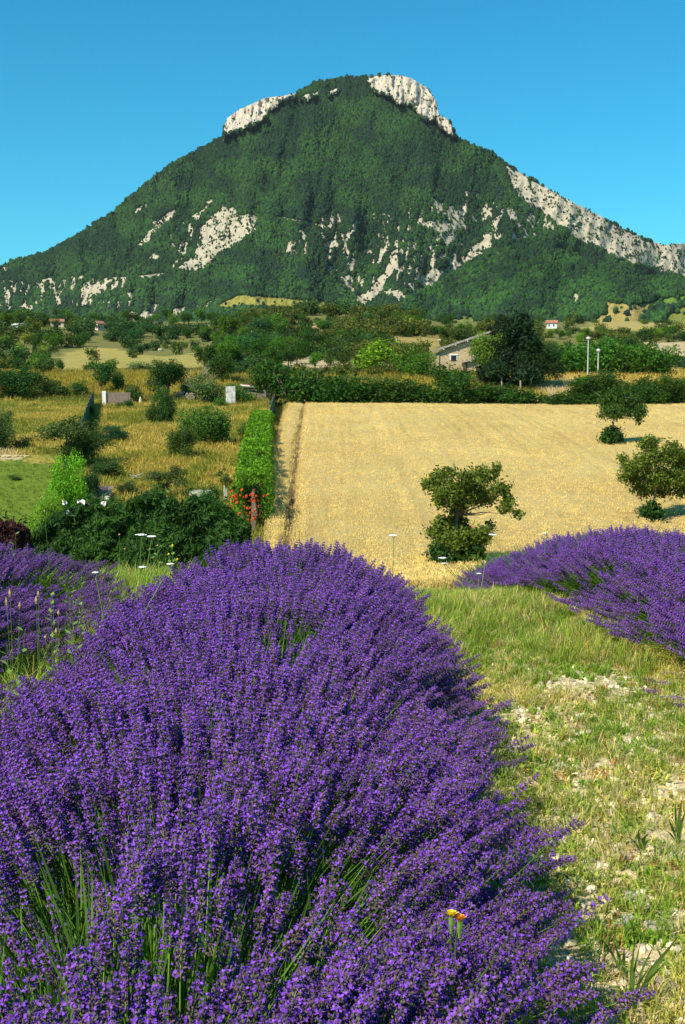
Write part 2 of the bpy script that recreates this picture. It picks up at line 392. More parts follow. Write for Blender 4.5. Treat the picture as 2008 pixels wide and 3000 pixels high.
def jit(px, py, a=1.0):
    return px + a * (fbm(px / 16, py / 16, 41, 4) - .5) * 24, py + a * (fbm(px / 16 + 50, py / 16, 43, 4) - .5) * 24
def rock_mask(px, py):
    jx, jy = jit(px, py); r = np.zeros(px.shape)
    for p in rock_dense: r = np.maximum(r, inpoly(jx, jy, p) * 1.0)
    s = np.zeros(px.shape, bool)
    for p in rock_sparse: s |= inpoly(jx, jy, p)
    streak = fbm(px / 7 + py / 60, py / 24, 47, 4)
    r = np.maximum(r, s * np.clip((streak - .495) * 14, 0, 1))
    for x1, y1, x2, y2, w in tracks:
        t = np.clip(((px - x1) * (x2 - x1) + (py - y1) * (y2 - y1)) / ((x2 - x1) ** 2 + (y2 - y1) ** 2), 0, 1)
        r = np.maximum(r, (np.hypot(px - x1 - t * (x2 - x1), py - y1 - t * (y2 - y1)) < w) * 1.0)
    return r
def cliff_mask(px, py):
    jx, jy = px + (fbm(px / 8, py / 8, 61, 3) - .5) * 14, py + (fbm(px / 8, py / 8, 62, 3) - .5) * 14
    r = np.zeros(px.shape)
    for p in (cliff_L, cliff_L2, cliff_L3, cliff_R): r = np.maximum(r, inpoly(jx, jy, p) * 1.0)
    return r
def surface(D0, slope, curve, relief, sx, sy, base, xs, nrow, cliff=False):
    """hill whose skyline is (sx, sy): each column climbs from the valley to the ridge and drops behind it"""
    sl = np.interp(xs, sx, sy)
    if cliff: sl = sl + (fbm(xs / 14, xs * 0, 71, 3) - .5) * 6
    t = np.linspace(0, 1, nrow)
    PX = np.repeat(xs[None, :], nrow, 0); PY = base + (sl[None, :] - base) * t[:, None]
    dx, dy, dz = ray_v(PX, PY); tn = dz / dy
    d0 = D0 + curve * ((PX - 1080) / 1000) ** 2
    D = d0 / (1 - slope * np.clip(tn, -.1, .4))
    rel = fbm(PX / 150, PY / 420, 81, 3) - .5
    rel2 = fbm(PX / 42 + PY / 300, PY / 130, 83, 4) - .5
    fade = np.clip(t[:, None] * 8, 0, 1)
    D = D + relief * (rel * 1.6 + rel2 * .55) * fade
    cm = np.zeros(PX.shape); rm = rock_mask(PX, PY) if cliff else np.zeros(PX.shape)
    if cliff:
        cm = cliff_mask(PX, PY)
        ribs = fbm(PX / 7, PY / 40, 91, 4) - .5; crags = fbm(PX / 11, PY / 11, 92, 4) - .5
        D = D - cm * 45 + cm * (ribs * 75 + crags * 30)
        D = D + rm * (fbm(PX / 7, PY / 16, 93, 3) - .5) * 10 * (1 - cm)
    X = dx / dy * D; Z = EYE + dz / dy * D
    # the far side of the ridge
    bk = [(60, 12), (250, 120), (700, 420), (1500, 900)]
    XB = [X[-1] * (1 + a / D[-1]) for a, q in bk]; YB = [D[-1] + a for a, q in bk]; ZB = [np.maximum(Z[-1] - q, 20) for a, q in bk]
    X2 = np.vstack([X] + XB); Y2 = np.vstack([D] + YB); Z2_ = np.vstack([Z] + ZB)
    return PX, PY, X2, Y2, Z2_, cm, rm
def grid_faces(nr, nc):
    ii = np.arange(nr * nc).reshape(nr, nc)
    return np.stack([ii[:-1, :-1], ii[:-1, 1:], ii[1:, 1:], ii[1:, :-1]], -1).reshape(-1, 4)

m, nt, b = mat('limestone_and_scrub', None, 0.95, spec=0.1)
vc = N(nt, 'ShaderNodeAttribute', attribute_name='cov').outputs['Color']
n1 = noise_n(nt, 0.035, 8, 0.7); n2 = noise_n(nt, 0.02, 8, 0.7, mapscale=(2.2, 2.2, .5))
cc = mixc(nt, 1.0, vc, ramp(nt, n1, [(0.28, (.72, .7, .68)), (0.5, (1., 1., 1.)), (0.75, (1.18, 1.16, 1.12))]), 'MULTIPLY')
cc = mixc(nt, 1.0, cc, ramp(nt, n2, [(0.36, (.68, .67, .68)), (0.47, (1., 1., 1.)), (0.8, (1.1, 1.08, 1.05))]), 'MULTIPLY')
nt.links.new(cc, b.inputs['Base Color']); bump(nt, b, n2, 0.9, 14.0)
M_mount = m
xs = np.arange(-1100, 3100, 3.4)
PX, PY, MX, MY, MZ, CM, RM = surface(2150, 1.38, 520, 150, sil[:, 0], sil[:, 1], 975, xs, 215, True)
nf = PX.shape[0]
FOR, ROCK, CLIF = np.array((.014, .036, .018)), np.array((.45, .40, .30)), np.array((.54, .48, .39))
def colour_hill(PX, PY, cm, rm, meadows):
    c = np.tile(FOR, (PX.size, 1)); px, py = PX.ravel(), PY.ravel()
    r = rm.ravel()[:, None]; c = c * (1 - r) + ROCK * r
    k = cm.ravel()[:, None]; c = c * (1 - k) + CLIF * k
    jx, jy = jit(px, py, .35); md = np.zeros(px.shape)
    for p, col in meadows:
        q = inpoly(jx, jy, p); c[q] = col; md = np.maximum(md, q)
    return c, md.reshape(PX.shape)
gold_m, green_m, straw_m = (.27, .25, .055), (.12, .20, .035), (.34, .27, .09)
cm_c, MD = colour_hill(PX, PY, CM, RM, [(p, gold_m) for p in meadow_gold])
back = np.tile(FOR, ((MX.shape[0] - nf) * len(xs), 1))
mv = np.stack([MX, MY, MZ], -1).reshape(-1, 3)
mountain = link('mountain', make_mesh('mountain', mv, grid_faces(*MX.shape), M_mount, smooth=True, cols={'cov': np.concatenate([cm_c, back])}))
tag(mountain, kind='structure')
# wooded foothill in front of the right flank
fs = np.array([(-700, 975), (900, 975), (1060, 945), (1180, 890), (1290, 835), (1380, 775), (1470, 738), (1560, 728), (1650, 742), (1760, 785), (1860, 820), (2008, 822), (2200, 800), (2600, 780), (3200, 800)])
xs2 = np.arange(850, 3100, 4.0)
QX, QY, HX, HY, HZ, _, _ = surface(1560, 1.3, 0, 45, fs[:, 0], fs[:, 1] , 982, xs2, 90)
hill_rock = [Z2([(1040, 1045), (1075, 1060), (1095, 1100), (1090, 1122), (1060, 1118)]), Z2([(890, 975), (910, 955), (970, 955), (930, 975)]), Z2([(1005, 950), (1060, 970), (1055, 985), (1015, 968)]), Z2([(980, 1045), (1020, 1040), (1010, 1062)])]
jx, jy = jit(QX, QY, .4); HR = np.zeros(QX.shape)
for p in hill_rock: HR = np.maximum(HR, inpoly(jx, jy, p))
hill_mead = [(Z2([(1110, 1205), (1200, 1155), (1190, 1100), (1300, 1112), (1400, 1110), (1440, 1125), (1370, 1180), (1340, 1240), (1100, 1240)]), straw_m), (Z2([(1385, 1112), (1440, 1090), (1568, 1072), (1900, 1060), (1900, 1100), (1568, 1112), (1480, 1130)]), green_m),
             (Z2([(1440, 1215), (1500, 1150), (1568, 1125), (1900, 1110), (1900, 1220)]), (.20, .22, .05)), (Z2([(395, 1200), (500, 1180), (560, 1160), (600, 1170), (600, 1235), (395, 1235)]), (.17, .2, .05))]
hc, HMD = colour_hill(QX, QY, np.zeros(QX.shape), HR, hill_mead)
hv = np.stack([HX, HY, HZ], -1).reshape(-1, 3)
hill = link('hill', make_mesh('hill', hv, grid_faces(*HX.shape), M_mount, smooth=True, cols={'cov': np.concatenate([hc, np.tile(FOR, (hv.shape[0] - len(hc), 1))])}))
tag(hill, kind='structure')

# ------------------------------------------------------------------ scattering by geometry nodes
def scatter(name, pts, rot, scl, idx, protos, col=None, parent=None):
    n = len(pts)
    me = bpy.data.meshes.new(name); me.vertices.add(n); me.vertices.foreach_set('co', np.asarray(pts, np.float32).ravel())
    scl = np.asarray(scl, np.float32)
    if scl.ndim == 1: scl = np.repeat(scl[:, None], 3, 1)
    for k, v in (('irot', rot), ('iscl', scl)):
        a = me.attributes.new(k, 'FLOAT_VECTOR', 'POINT'); a.data.foreach_set('vector', np.asarray(v, np.float32).ravel())
    a = me.attributes.new('iidx', 'INT', 'POINT'); a.data.foreach_set('value', np.asarray(idx, np.int32))
    if col is not None:
        a = me.attributes.new('icol', 'FLOAT_VECTOR', 'POINT'); a.data.foreach_set('vector', np.asarray(col, np.float32).ravel())
    o = link(name, me, parent)
    nt = bpy.data.node_groups.new(name + '_scatter', 'GeometryNodeTree')
    nt.interface.new_socket('Geometry', in_out='INPUT', socket_type='NodeSocketGeometry')
    nt.interface.new_socket('Geometry', in_out='OUTPUT', socket_type='NodeSocketGeometry')
    gi = nt.nodes.new('NodeGroupInput'); go = nt.nodes.new('NodeGroupOutput')
    ip = nt.nodes.new('GeometryNodeInstanceOnPoints'); ip.inputs['Pick Instance'].default_value = True
    g2 = nt.nodes.new('GeometryNodeGeometryToInstance')
    for p in reversed(protos):
        oi = nt.nodes.new('GeometryNodeObjectInfo'); oi.inputs['Object'].default_value = p; oi.inputs['As Instance'].default_value = True
        nt.links.new(oi.outputs['Geometry'], g2.inputs[0])
    def attr(nm, dt):
        a = nt.nodes.new('GeometryNodeInputNamedAttribute'); a.data_type = dt; a.inputs['Name'].default_value = nm
        return [s for s in a.outputs if s.enabled and s.name == 'Attribute'][0]
    nt.links.new(gi.outputs[0], ip.inputs['Points']); nt.links.new(g2.outputs[0], ip.inputs['Instance'])
    nt.links.new(attr('iidx', 'INT'), ip.inputs['Instance Index'])
    nt.links.new(attr('irot', 'FLOAT_VECTOR'), ip.inputs['Rotation'])
    nt.links.new(attr('iscl', 'FLOAT_VECTOR'), ip.inputs['Scale'])
    nt.links.new(ip.outputs[0], go.inputs[0])
    md = o.modifiers.new('scatter', 'NODES'); md.node_group = nt
    o['kind'] = 'stuff'
    return o
def proto(name, me): return bpy.data.objects.new(name, me)      # a shape to copy: not linked, so not in the scene

def leaf_cloud(lobes, n, leaf, seed, droop=0.0, fill=0.42, elong=1.0):
    g = np.random.default_rng(seed); L = np.asarray(lobes, float)
    w = (L[:, 3] * L[:, 4] * L[:, 5]) ** (2 / 3.); k = g.choice(len(L), n, p=w / w.sum())
    d = g.normal(size=(n, 3)); d /= np.linalg.norm(d, axis=1)[:, None]
    r = g.random(n) ** fill
    c = L[k, :3]; p = c + d * r[:, None] * L[k, 3:6]
    # leaves gather on twigs, so a crown has gaps and tufts
    tw = g.normal(size=(n, 3)) * leaf * .9; na = max(8, n // 22); kk = g.random(n) < .68; kk[:na] = False
    aa = g.integers(0, na, n); same = k[aa] == k; kk &= same | (g.random(n) < .8)
    p[kk] = p[aa][kk] + tw[kk] * 1.7
    nrm = d * .7 + g.normal(size=(n, 3)) * .75 + np.array([0, 0, .35]); nrm /= np.linalg.norm(nrm, axis=1)[:, None]
    a = np.cross(nrm, g.normal(size=(n, 3))); a /= np.linalg.norm(a, axis=1)[:, None]
    a[:, 2] -= droop; b_ = np.cross(nrm, a)
    s = leaf * (.55 + .8 * g.random(n))[:, None]
    v = np.stack([p - a * s * elong, p - b_ * s * .5 + nrm * s * .15, p + a * s * elong, p + b_ * s * .5 + nrm * s * .15], 1).reshape(-1, 3)
    f = np.arange(4 * n).reshape(-1, 4)
    rv = np.repeat(np.clip(.5 + .25 * g.normal(size=n) + .25 * np.sin(k * 2.4), 0, 1), 4)
    return v, f, rv

# far woods: trees on mountain and hill, one object each
def far_tree_protos(names=4):
    out = []
    for q in range(names):
        g = np.random.default_rng(100 + q); v, f = ico(2)
        d = 1 + .45 * (fbm(v[:, 0] * 1.7 + q * 9, v[:, 1] * 1.7 + v[:, 2] * 1.9, 5, 2) - .5) * 2
        v = v * d[:, None] * np.array([.5, .5, .62 if q else .85]); v[:, 2] += .42
        me = make_mesh('far_tree', v, f, M_far_i, smooth=False, attrs={'rv': g.random(len(v)) * .8 + .1})
        out.append(proto('far_tree', me))
    return out
far_protos = far_tree_protos()
def plant_hill(name, X, Y, Z, PXv, PYv, cm, rm, md, n, smin, smax, label_kind, seed):
    g = np.random.default_rng(seed); nr, nc = PXv.shape
    # weight cells by their area, keep to what lies in or just beside the view
    ax = X[1:nr, :-1] - X[:nr - 1, :-1]; ay = Y[1:nr, :-1] - Y[:nr - 1, :-1]; az = Z[1:nr, :-1] - Z[:nr - 1, :-1]
    bx = X[:nr - 1, 1:] - X[:nr - 1, :-1]
    area = np.abs(bx) * np.sqrt(ay ** 2 + az ** 2)
    px_, py_ = PXv[:-1, :-1], PYv[:-1, :-1]
    cmm, rmm, mdd = cm[:-1, :-1], rm[:-1, :-1], md[:-1, :-1]
    w = area * np.where((px_ > -260) & (px_ < 2270), 1.0, 0.12)
    clear = fbm(px_ / 22, py_ / 22, 55, 4)
    w = w * np.where(cmm > .5, .03, 1) * (1 - rmm * np.where(fbm(px_ / 14, py_ / 14, 58, 3) > .60, .55, .955)) * np.where(mdd > .5, .012, 1) * np.where(clear > .66, .3, 1)
    w = w.ravel(); c = g.choice(len(w), n, p=w / w.sum()); i, j = c // (nc - 1), c % (nc - 1)
    u, v_ = g.random(n), g.random(n)
    def L(A): return (A[i, j] * (1 - u) + A[i, j + 1] * u) * (1 - v_) + (A[i + 1, j] * (1 - u) + A[i + 1, j + 1] * u) * v_
    p = np.stack([L(X[:nr]), L(Y[:nr]), L(Z[:nr])], 1)
    onrock = (rm[i, j] > .5) | (cm[i, j] > .5)
    s = (smin + (smax - smin) * g.random(n) ** 1.6) * np.where(onrock, .6, 1)
    pxx, pyy = PXv[i, j], PYv[i, j]
    tone = fbm(pxx / 60, pyy / 45, 66, 4); t2 = g.random(n)
    ca, cb, cd = np.array([.006, .024, .010]), np.array([.024, .072, .013]), np.array([.008, .021, .016])
    k = np.clip((tone - .38) * 3.6, 0, 1)[:, None] * .7 + .45 * t2[:, None] ** 2
    col = ca * (1 - k) + cb * k; q = t2 < .18; col[q] = cd
    low = np.clip((pyy - 800) / 160, 0, 1)[:, None]; col = col * (1 + .35 * low)
    rot = np.stack([g.normal(size=n) * .12, g.normal(size=n) * .12, g.random(n) * 6.28], 1)
    return scatter(name, p, rot, np.stack([s * (.85 + .3 * g.random(n)), s * (.85 + .3 * g.random(n)), s], 1), g.integers(0, 4, n), far_protos, col)
plant_hill('mountain_forest', MX, MY, MZ, PX, PY, CM, RM, MD, 170000, 3.4, 7.4, 'm', 1)
plant_hill('hill_forest', HX, HY, HZ, QX, QY, np.zeros(QX.shape), HR, HMD, 48000, 3.4, 7.4, 'h', 2)

# ------------------------------------------------------------------ tree shapes
def crown_variant(kind, seed, n, leaf):
    g = np.random.default_rng(seed); lobes = []
    if kind == 'broad':
        lobes.append((0, 0, .62, .26, .26, .26))
        for q in range(9):
            a = g.random() * 6.28; r = .16 + .16 * g.random(); z = .38 + .42 * g.random(); s = .13 + .09 * g.random()
            lobes.append((r * math.cos(a), r * math.sin(a), z, s * 1.2, s * 1.2, s))
    elif kind == 'bush':
        lobes.append((0, 0, .42, .34, .34, .38))
        for q in range(9):
            a = g.random() * 6.28; r = .2 + .14 * g.random(); z = .2 + .55 * g.random(); s = .15 + .1 * g.random()
            lobes.append((r * math.cos(a), r * math.sin(a), z, s * 1.2, s * 1.2, s * 1.1))
    elif kind == 'poplar':
        for q in range(10):
            z = .14 + .08 * q; s = .2 * math.sin(math.pi * min(1, .25 + q * .07)) + .03
            lobes.append((g.normal() * .04, g.normal() * .04, z, s, s, .12))
    elif kind == 'pine':
        for q in range(22):
            z = .2 + .74 * (q / 21.); rr = .36 * (1 - (q / 21.) ** 1.7) * g.random() ** .5; a = g.random() * 6.28
            lobes.append((rr * math.cos(a), rr * math.sin(a), z, .15, .15, .085 + .03 * g.random()))
    elif kind == 'sparse':
        for q in range(15):
            a = g.random() * 6.28; r = .38 * g.random() ** .6; z = .35 + .55 * g.random(); s = .07 + .07 * g.random()
            lobes.append((r * math.cos(a), r * math.sin(a), z, s * 1.2, s * 1.2, s * .9))
    v, f, rv = leaf_cloud(lobes, n, leaf, seed, elong=(1.5 if kind == 'pine' else 1.0))
    z1 = np.percentile(v[:, 2], 99.3); z0 = min(np.percentile(v[:, 2], 1), .12) if kind in ('bush', 'poplar', 'pine') else 0.0
    r1 = np.percentile(np.hypot(v[:, 0], v[:, 1]), 95); sc_ = np.array([.5 / r1, .5 / r1, 1 / (z1 - z0)])
    v = (v - np.array([0, 0, z0])) * sc_; lobes = [tuple((np.array(l[:3]) - np.array([0, 0, z0])) * sc_) + tuple(l[3:]) for l in lobes]
    return lobes, make_mesh('crown', v, f, M_leaf, attrs={'rv': rv})
def trunk_mesh(lobes, seed, m, r0=.035, nb=7, k=5):
    g = np.random.default_rng(seed); mb = MB(); top = .5
    mb.tube([(0, 0, -.03), (g.normal() * .01, g.normal() * .01, .15), (g.normal() * .02, g.normal() * .02, .32), (0, 0, top)], [r0 * 1.25, r0, r0 * .7, r0 * .35], 6)
    for q in range(min(nb, len(lobes))):
        l = lobes[(q * 5 + 1) % len(lobes)]; z0 = .12 + .3 * g.random()
        e = np.array(l[:3]); s0 = np.array([0, 0, z0]); mid = (s0 + e) / 2 + g.normal(size=3) * .03
        mb.tube([s0, mid, e], [r0 * .55, r0 * .36, r0 * .12], k)
    return mb.mesh('trunk', m, True)
TREES = {}
for kd, cnt, n, leaf in (('broad', 4, 2300, .032), ('bush', 4, 2300, .034), ('poplar', 1, 1300, .032), ('pine', 2, 2600, .034), ('sparse', 2, 1400, .03)):
    TREES[kd] = []
    for q in range(cnt):
        lb, cr = crown_variant(kd, 200 + 17 * q + len(kd), n, leaf)
        TREES[kd].append((cr, trunk_mesh(lb, 300 + q, M_bark)))
BIG = {}
for kd, cnt, n, leaf in (('broad', 1, 9000, .020), ('bush', 3, 11000, .019), ('pine', 1, 12000, .019), ('sparse', 1, 5500, .017)):
    BIG[kd] = []
    for q in range(cnt):
        lb, cr = crown_variant(kd, 500 + 13 * q + len(kd), n, leaf)
        BIG[kd].append((cr, trunk_mesh(lb, 600 + q, M_bark)))
def plant(name, kind, px, py, w, h, col, label, cat, group=None, big=False, var=None, sink=.0):
    """a tree or bush whose foot is at photo pixel (px, py) on the ground, w x h photo pixels large"""
    p = G(px, py); s = p[1] / F * math.hypot(1, 0)
    lib = (BIG if big and kind in BIG else TREES)[kind]
    cr, tr = lib[(R.randrange(len(lib)) if var is None else var) % len(lib)]
    e = empty(name, (p[0], p[1], p[2] - sink), label, cat, group, R.random() * 6.28)
    e.scale = (w * s, w * s, h * s)
    c = link('crown', cr, e); c.color = (*[v * (1.25 + .35 * R.random()) for v in col], 1)
    link('trunk', tr, e)
    return e
ORD = ['first', 'second', 'third', 'fourth', 'fifth', 'sixth', 'seventh', 'eighth', 'ninth', 'tenth', 'eleventh', 'twelfth', 'thirteenth', 'fourteenth', 'fifteenth', 'sixteenth']
DK, MDG, LG, YG, BG_, OL = (.024, .066, .007), (.052, .118, .010), (.10, .21, .012), (.15, .215, .018), (.03, .095, .028), (.075, .10, .02)

# ------------------------------------------------------------------ wooded strip and valley trees
def zone(name, kind, n, x0, x1, y0, y1, h0, h1, cols, label, cat, group, asp=(.8, 1.3)):
    for q in range(n):
        px = x0 + (x1 - x0) * (q + R.random()) / n; py = y0 + (y1 - y0) * R.random(); h = h0 + (h1 - h0) * R.random()
        k = kind if isinstance(kind, str) else R.choice(kind)
        w = h * (asp[0] + (asp[1] - asp[0]) * R.random()); c = R.choice(cols); f = (px - x0) / (x1 - x0); u = (h - h0) / (h1 - h0)
        adj = ('tall' if u > .67 else ('low' if u < .33 else 'middling')) + (' wide' if w > h * (asp[0] + asp[1]) / 2 else ' narrow') + ' ' + {DK: 'dark green', MDG: 'mid green', LG: 'bright green', YG: 'yellowish green', BG_: 'bluish green', OL: 'olive green'}[c]
        part = ['at the left', 'left of centre', 'at the centre', 'right of centre', 'at the right'][min(4, int(f * 5))]
        plant(name, k, px, py, w, h, c, adj + ' ' + cat + ' ' + part + ' of ' + label, cat, group)
zone('valley_tree', ['broad', 'bush'], 26, 620, 1330, 948, 968, 24, 44, [DK, DK, MDG, BG_], 'the wooded ridge below the mountain', 'tree', 'trees on the wooded ridge below the mountain')
zone('valley_tree', ['broad', 'bush'], 15, 640, 1000, 978, 1000, 34, 58, [MDG, DK, OL, BG_], 'the slope by the earth clearing', 'tree', 'trees on the middle slope', (.8, 1.2))
zone('valley_tree', ['broad', 'bush'], 17, 640, 1080, 1008, 1040, 40, 62, [MDG, DK, BG_, OL, MDG], 'the thicket above the hedge', 'tree', 'trees in the thicket behind the field hedge')
zone('valley_tree', ['broad', 'bush'], 12, 620, 930, 1050, 1085, 44, 70, [DK, MDG, DK], 'the lower thicket', 'tree', 'trees in the lower thicket')
zone('valley_tree', ['bush', 'broad'], 20, 1590, 2030, 984, 1004, 20, 34, [MDG, LG, DK, MDG], 'the belt below the meadows', 'tree', 'tree belt below the right meadows')
zone('valley_tree', ['bush', 'broad'], 8, 1180, 1420, 975, 990, 24, 40, [MDG, DK, OL], 'the dry slope behind the house', 'tree', 'trees on the dry slope behind the house')
zone('valley_tree', ['broad', 'bush'], 22, -20, 640, 945, 962, 24, 46, [DK, MDG, DK, MDG], 'the far left tree belt', 'tree', 'trees around the far left houses')
zone('valley_tree', ['bush', 'broad'], 9, 330, 640, 985, 1002, 26, 44, [MDG, DK, BG_], 'the rise above the striped field', 'tree', 'trees above the striped field')
zone('valley_tree', ['bush'], 9, 380, 640, 1018, 1030, 12, 22, [OL, MDG, YG], 'the striped field top edge', 'shrub', 'shrubs along the striped field')
zone('valley_tree', ['broad', 'bush'], 10, -20, 160, 1010, 1060, 30, 48, [YG, MDG, YG, DK], 'the far left grove', 'tree', 'trees of the left grove')
zone('valley_tree', ['bush'], 9, -10, 180, 1078, 1090, 28, 46, [MDG, LG, DK], 'the row below the left grove', 'shrub', 'bushes at the foot of the left grove')
plant('tree', 'bush', 180, 1018, 100, 62, DK, 'dark spreading tree at the upper left corner of the striped stubble field', 'tree')
plant('tree', 'bush', 235, 1016, 46, 40, DK, 'smaller dark tree just right of the dark spreading one above the striped field', 'tree')
plant('cypress', 'poplar', 103, 1055, 16, 65, DK, 'narrow dark cypress at the left end of the striped field', 'tree')
plant('tree', 'bush', 320, 1090, 60, 38, MDG, 'round green bush at the near edge of the striped field', 'shrub')
plant('tree', 'bush', 268, 1088, 50, 24, DK, 'low dark bush just left of the round one below the striped field', 'shrub')
plant('tree', 'bush', 420, 1088, 90, 28, (.14, .18, .08), 'pale grey-green scrub at the near edge of the striped field', 'shrub')
for (px, py, w, h, c, l) in ((665, 1080, 70, 75, MDG, 'tall rounded green tree just left of the thicket behind the shed'), (600, 1075, 70, 62, DK, 'dark tree right behind the bare dead tree'), (650, 1120, 90, 88, DK, 'broad dark tree behind the white shed'),
                             (790, 1190, 100, 130, DK, 'tall dark green tree at the left end of the field hedge'), (735, 1060, 60, 75, BG_, 'bluish green tree rising behind the field hedge by the white pole'),
                             (1100, 1088, 175, 88, LG, 'large bright green leafy bush in front of the dry slope'), (1190, 1100, 90, 82, MDG, 'mid green bush between the bright bush and the stone house'),
                             (1235, 1105, 90, 72, MDG, 'green bush touching the left wall of the stone house'), (1325, 1140, 140, 70, DK, 'dark bush in front of the left stone wall under the small window')):
    plant('tree', 'bush' if w > h else 'broad', px, py, w, h, c, l, 'tree')
for q, (px, py, w, h, c) in enumerate(((840, 1193, 110, 110, DK), (905, 1192, 110, 92, DK), (960, 1194, 100, 84, DK), (1020, 1194, 110, 88, DK), (1080, 1194, 100, 74, DK), (1140, 1195, 100, 80, DK), (1200, 1195, 110, 82, DK), (1262, 1196, 100, 80, DK), (1320, 1197, 110, 104, DK), (1385, 1197, 100, 80, DK), (1440, 1197, 100, 88, DK), (1500, 1198, 110, 70, DK), (1560, 1198, 110, 74, DK), (1625, 1200, 100, 62, DK), (1690, 1200, 110, 70, DK))):
    plant('hedge_shrub', 'bush', px, py, w * 1.45, h * (1.2 if px < 980 else (1.0 if px < 1350 else .80)), (c[0] * .85, c[1] * .9, c[2] * .9), ORD[q] + ' dark shrub from the left in the hedge along the far edge of the wheat', 'shrub', 'shrubs of the hedge along the wheat field')
for (px, w, h, l) in ((1742, 170, 108, 'tall dark round bush behind the sapling at the far edge of the wheat'), (1860, 150, 80, 'dark bush just right of the round bush at the far edge of the wheat'), (1935, 150, 96, 'high dark bush near the right end of the wheat hedge'), (2010, 130, 84, 'dark bush cut by the right edge at the end of the wheat hedge')):
    plant('tree', 'bush', px, 1198, w, h, DK, l, 'shrub', big=True)
for q in range(9):
    plant('hedge_shrub', 'bush', 1640 + q * 38, 1096 + R.random() * 5, 125, 96 - abs(q - 4) * 4 + 10 * R.random(), (.042, .115, .014), ORD[q] + ' bright green shrub from the left in the long hedge behind the lamp posts', 'shrub', 'shrubs of the long hedge behind the lamp posts')
plant('tree', 'bush', 1640 + 70, 1125, 60, 26, LG, 'low light green bush between the lamp posts and the dark round bush', 'shrub')

under_p = []
for q in range(4):
    lb, cr = crown_variant('bush', 700 + q, 420, .07); cr.materials[0] = M_leaf_i; under_p.append(proto('undergrowth', cr))
n = 8500; uy = np.exp(math.log(203) + (math.log(1050) - math.log(203)) * rng.random(n)); ux = uy * (-.34 + .68 * rng.random(n)); uz = gz(ux, uy); upx, upy, _ = proj(ux, uy, uz)
dn = np.where(upx < 610, np.where(upy < 1003, .85, .16), 1.0); dn = np.where((upx > 1330) & (upy > 1005), .25, dn); dn = np.where((upx > 1280) & (upx < 1600) & (upy > 1050), 0, dn)
dn = dn * np.where(fbm(ux / 25, uy / 25, 77, 3) > .47, .9, .12)
for pl in ([(140, 1084), (180, 1035), (260, 1018), (330, 1018), (420, 1036), (500, 1042), (640, 1028), (640, 1078), (400, 1088)], [(850, 962), (900, 940), (990, 955), (980, 988), (900, 1003), (860, 990)], [(1110, 990), (1290, 985), (1310, 1035), (1160, 1045)], [(820, 1062), (900, 1045), (1000, 1060), (980, 1090), (830, 1100)], [(1860, 1005), (2100, 1010), (2100, 1062), (1900, 1062)], [(1590, 1085), (2100, 1085), (2100, 1170), (1590, 1170)], [(1300, 950), (1700, 950), (1700, 972), (1300, 972)], [(1270, 1040), (1640, 1040), (1640, 1180), (1270, 1180)], [(120, 956), (220, 956), (225, 1010), (115, 1010)], [(20, 958), (90, 958), (95, 1005), (15, 1005)], [(268, 966), (318, 966), (322, 1010), (262, 1010)], [(1580, 940), (1660, 940), (1660, 1000), (1585, 1000)], [(1700, 930), (2400, 930), (2400, 985), (1700, 985)], [(340, 930), (660, 930), (640, 975), (360, 972)], [(1240, 930), (1420, 930), (1420, 974), (1240, 974)], [(140, 1084), (640, 1084), (640, 1105), (140, 1105)], [(715, 1000), (762, 1000), (762, 1050), (712, 1050)], [(1240, 990), (1300, 990), (1300, 1100), (1240, 1100)]):
    dn = dn * np.where(inpoly(upx, upy, pl), .04, 1)
keep = rng.random(n) < dn; ux, uy, uz = ux[keep], uy[keep], uz[keep]; n = len(ux)
uh = np.interp(uy, [200, 300, 450, 900, 1500], [2.2, 3.4, 5.0, 6.5, 7]) * (.45 + .7 * rng.random(n)) * (.55 + .9 * fbm(ux / 60, uy / 200, 78, 3)); uw = uh * (.9 + .7 * rng.random(n))
tn_ = rng.random((n, 1)); uc = np.array([.020, .052, .012]) * (1 - tn_) + np.array([.070, .12, .02]) * tn_; q_ = fbm(ux / 35, uy / 70, 79, 3); uc[q_ > .58] = uc[q_ > .58] * np.array([1.5, 1.1, 1.2]) + np.array([.02, .015, 0]); uc[q_ < .42] = uc[q_ < .42] * np.array([.8, 1.05, 1.6])
scatter('undergrowth', np.stack([ux, uy, uz - uh * .06], 1), np.stack([0 * ux, 0 * ux, rng.random(n) * 6.28], 1), np.stack([uw, uw, uh], 1), rng.integers(0, 4, n), under_p, uc)

# black pine and small tree by the house
plant('pine_tree', 'pine', 1520, 1132, 200, 205, (.014, .034, .012), 'very dark tall pine towering beside the stone house', 'tree', big=True)
plant('pine_tree', 'pine', 1470, 1128, 130, 190, (.014, .032, .012), 'left companion of the tall dark pine, nearer the small light tree', 'tree', big=True)
plant('pine_tree', 'broad', 1580, 1135, 130, 120, (.014, .036, .012), 'low dark crown on the right side of the tall dark pine', 'tree', big=True)
plant('tree', 'broad', 1430, 1128, 104, 148, (.10, .17, .02), 'small light green tree with a forked trunk in front of the stone house', 'tree', big=True)

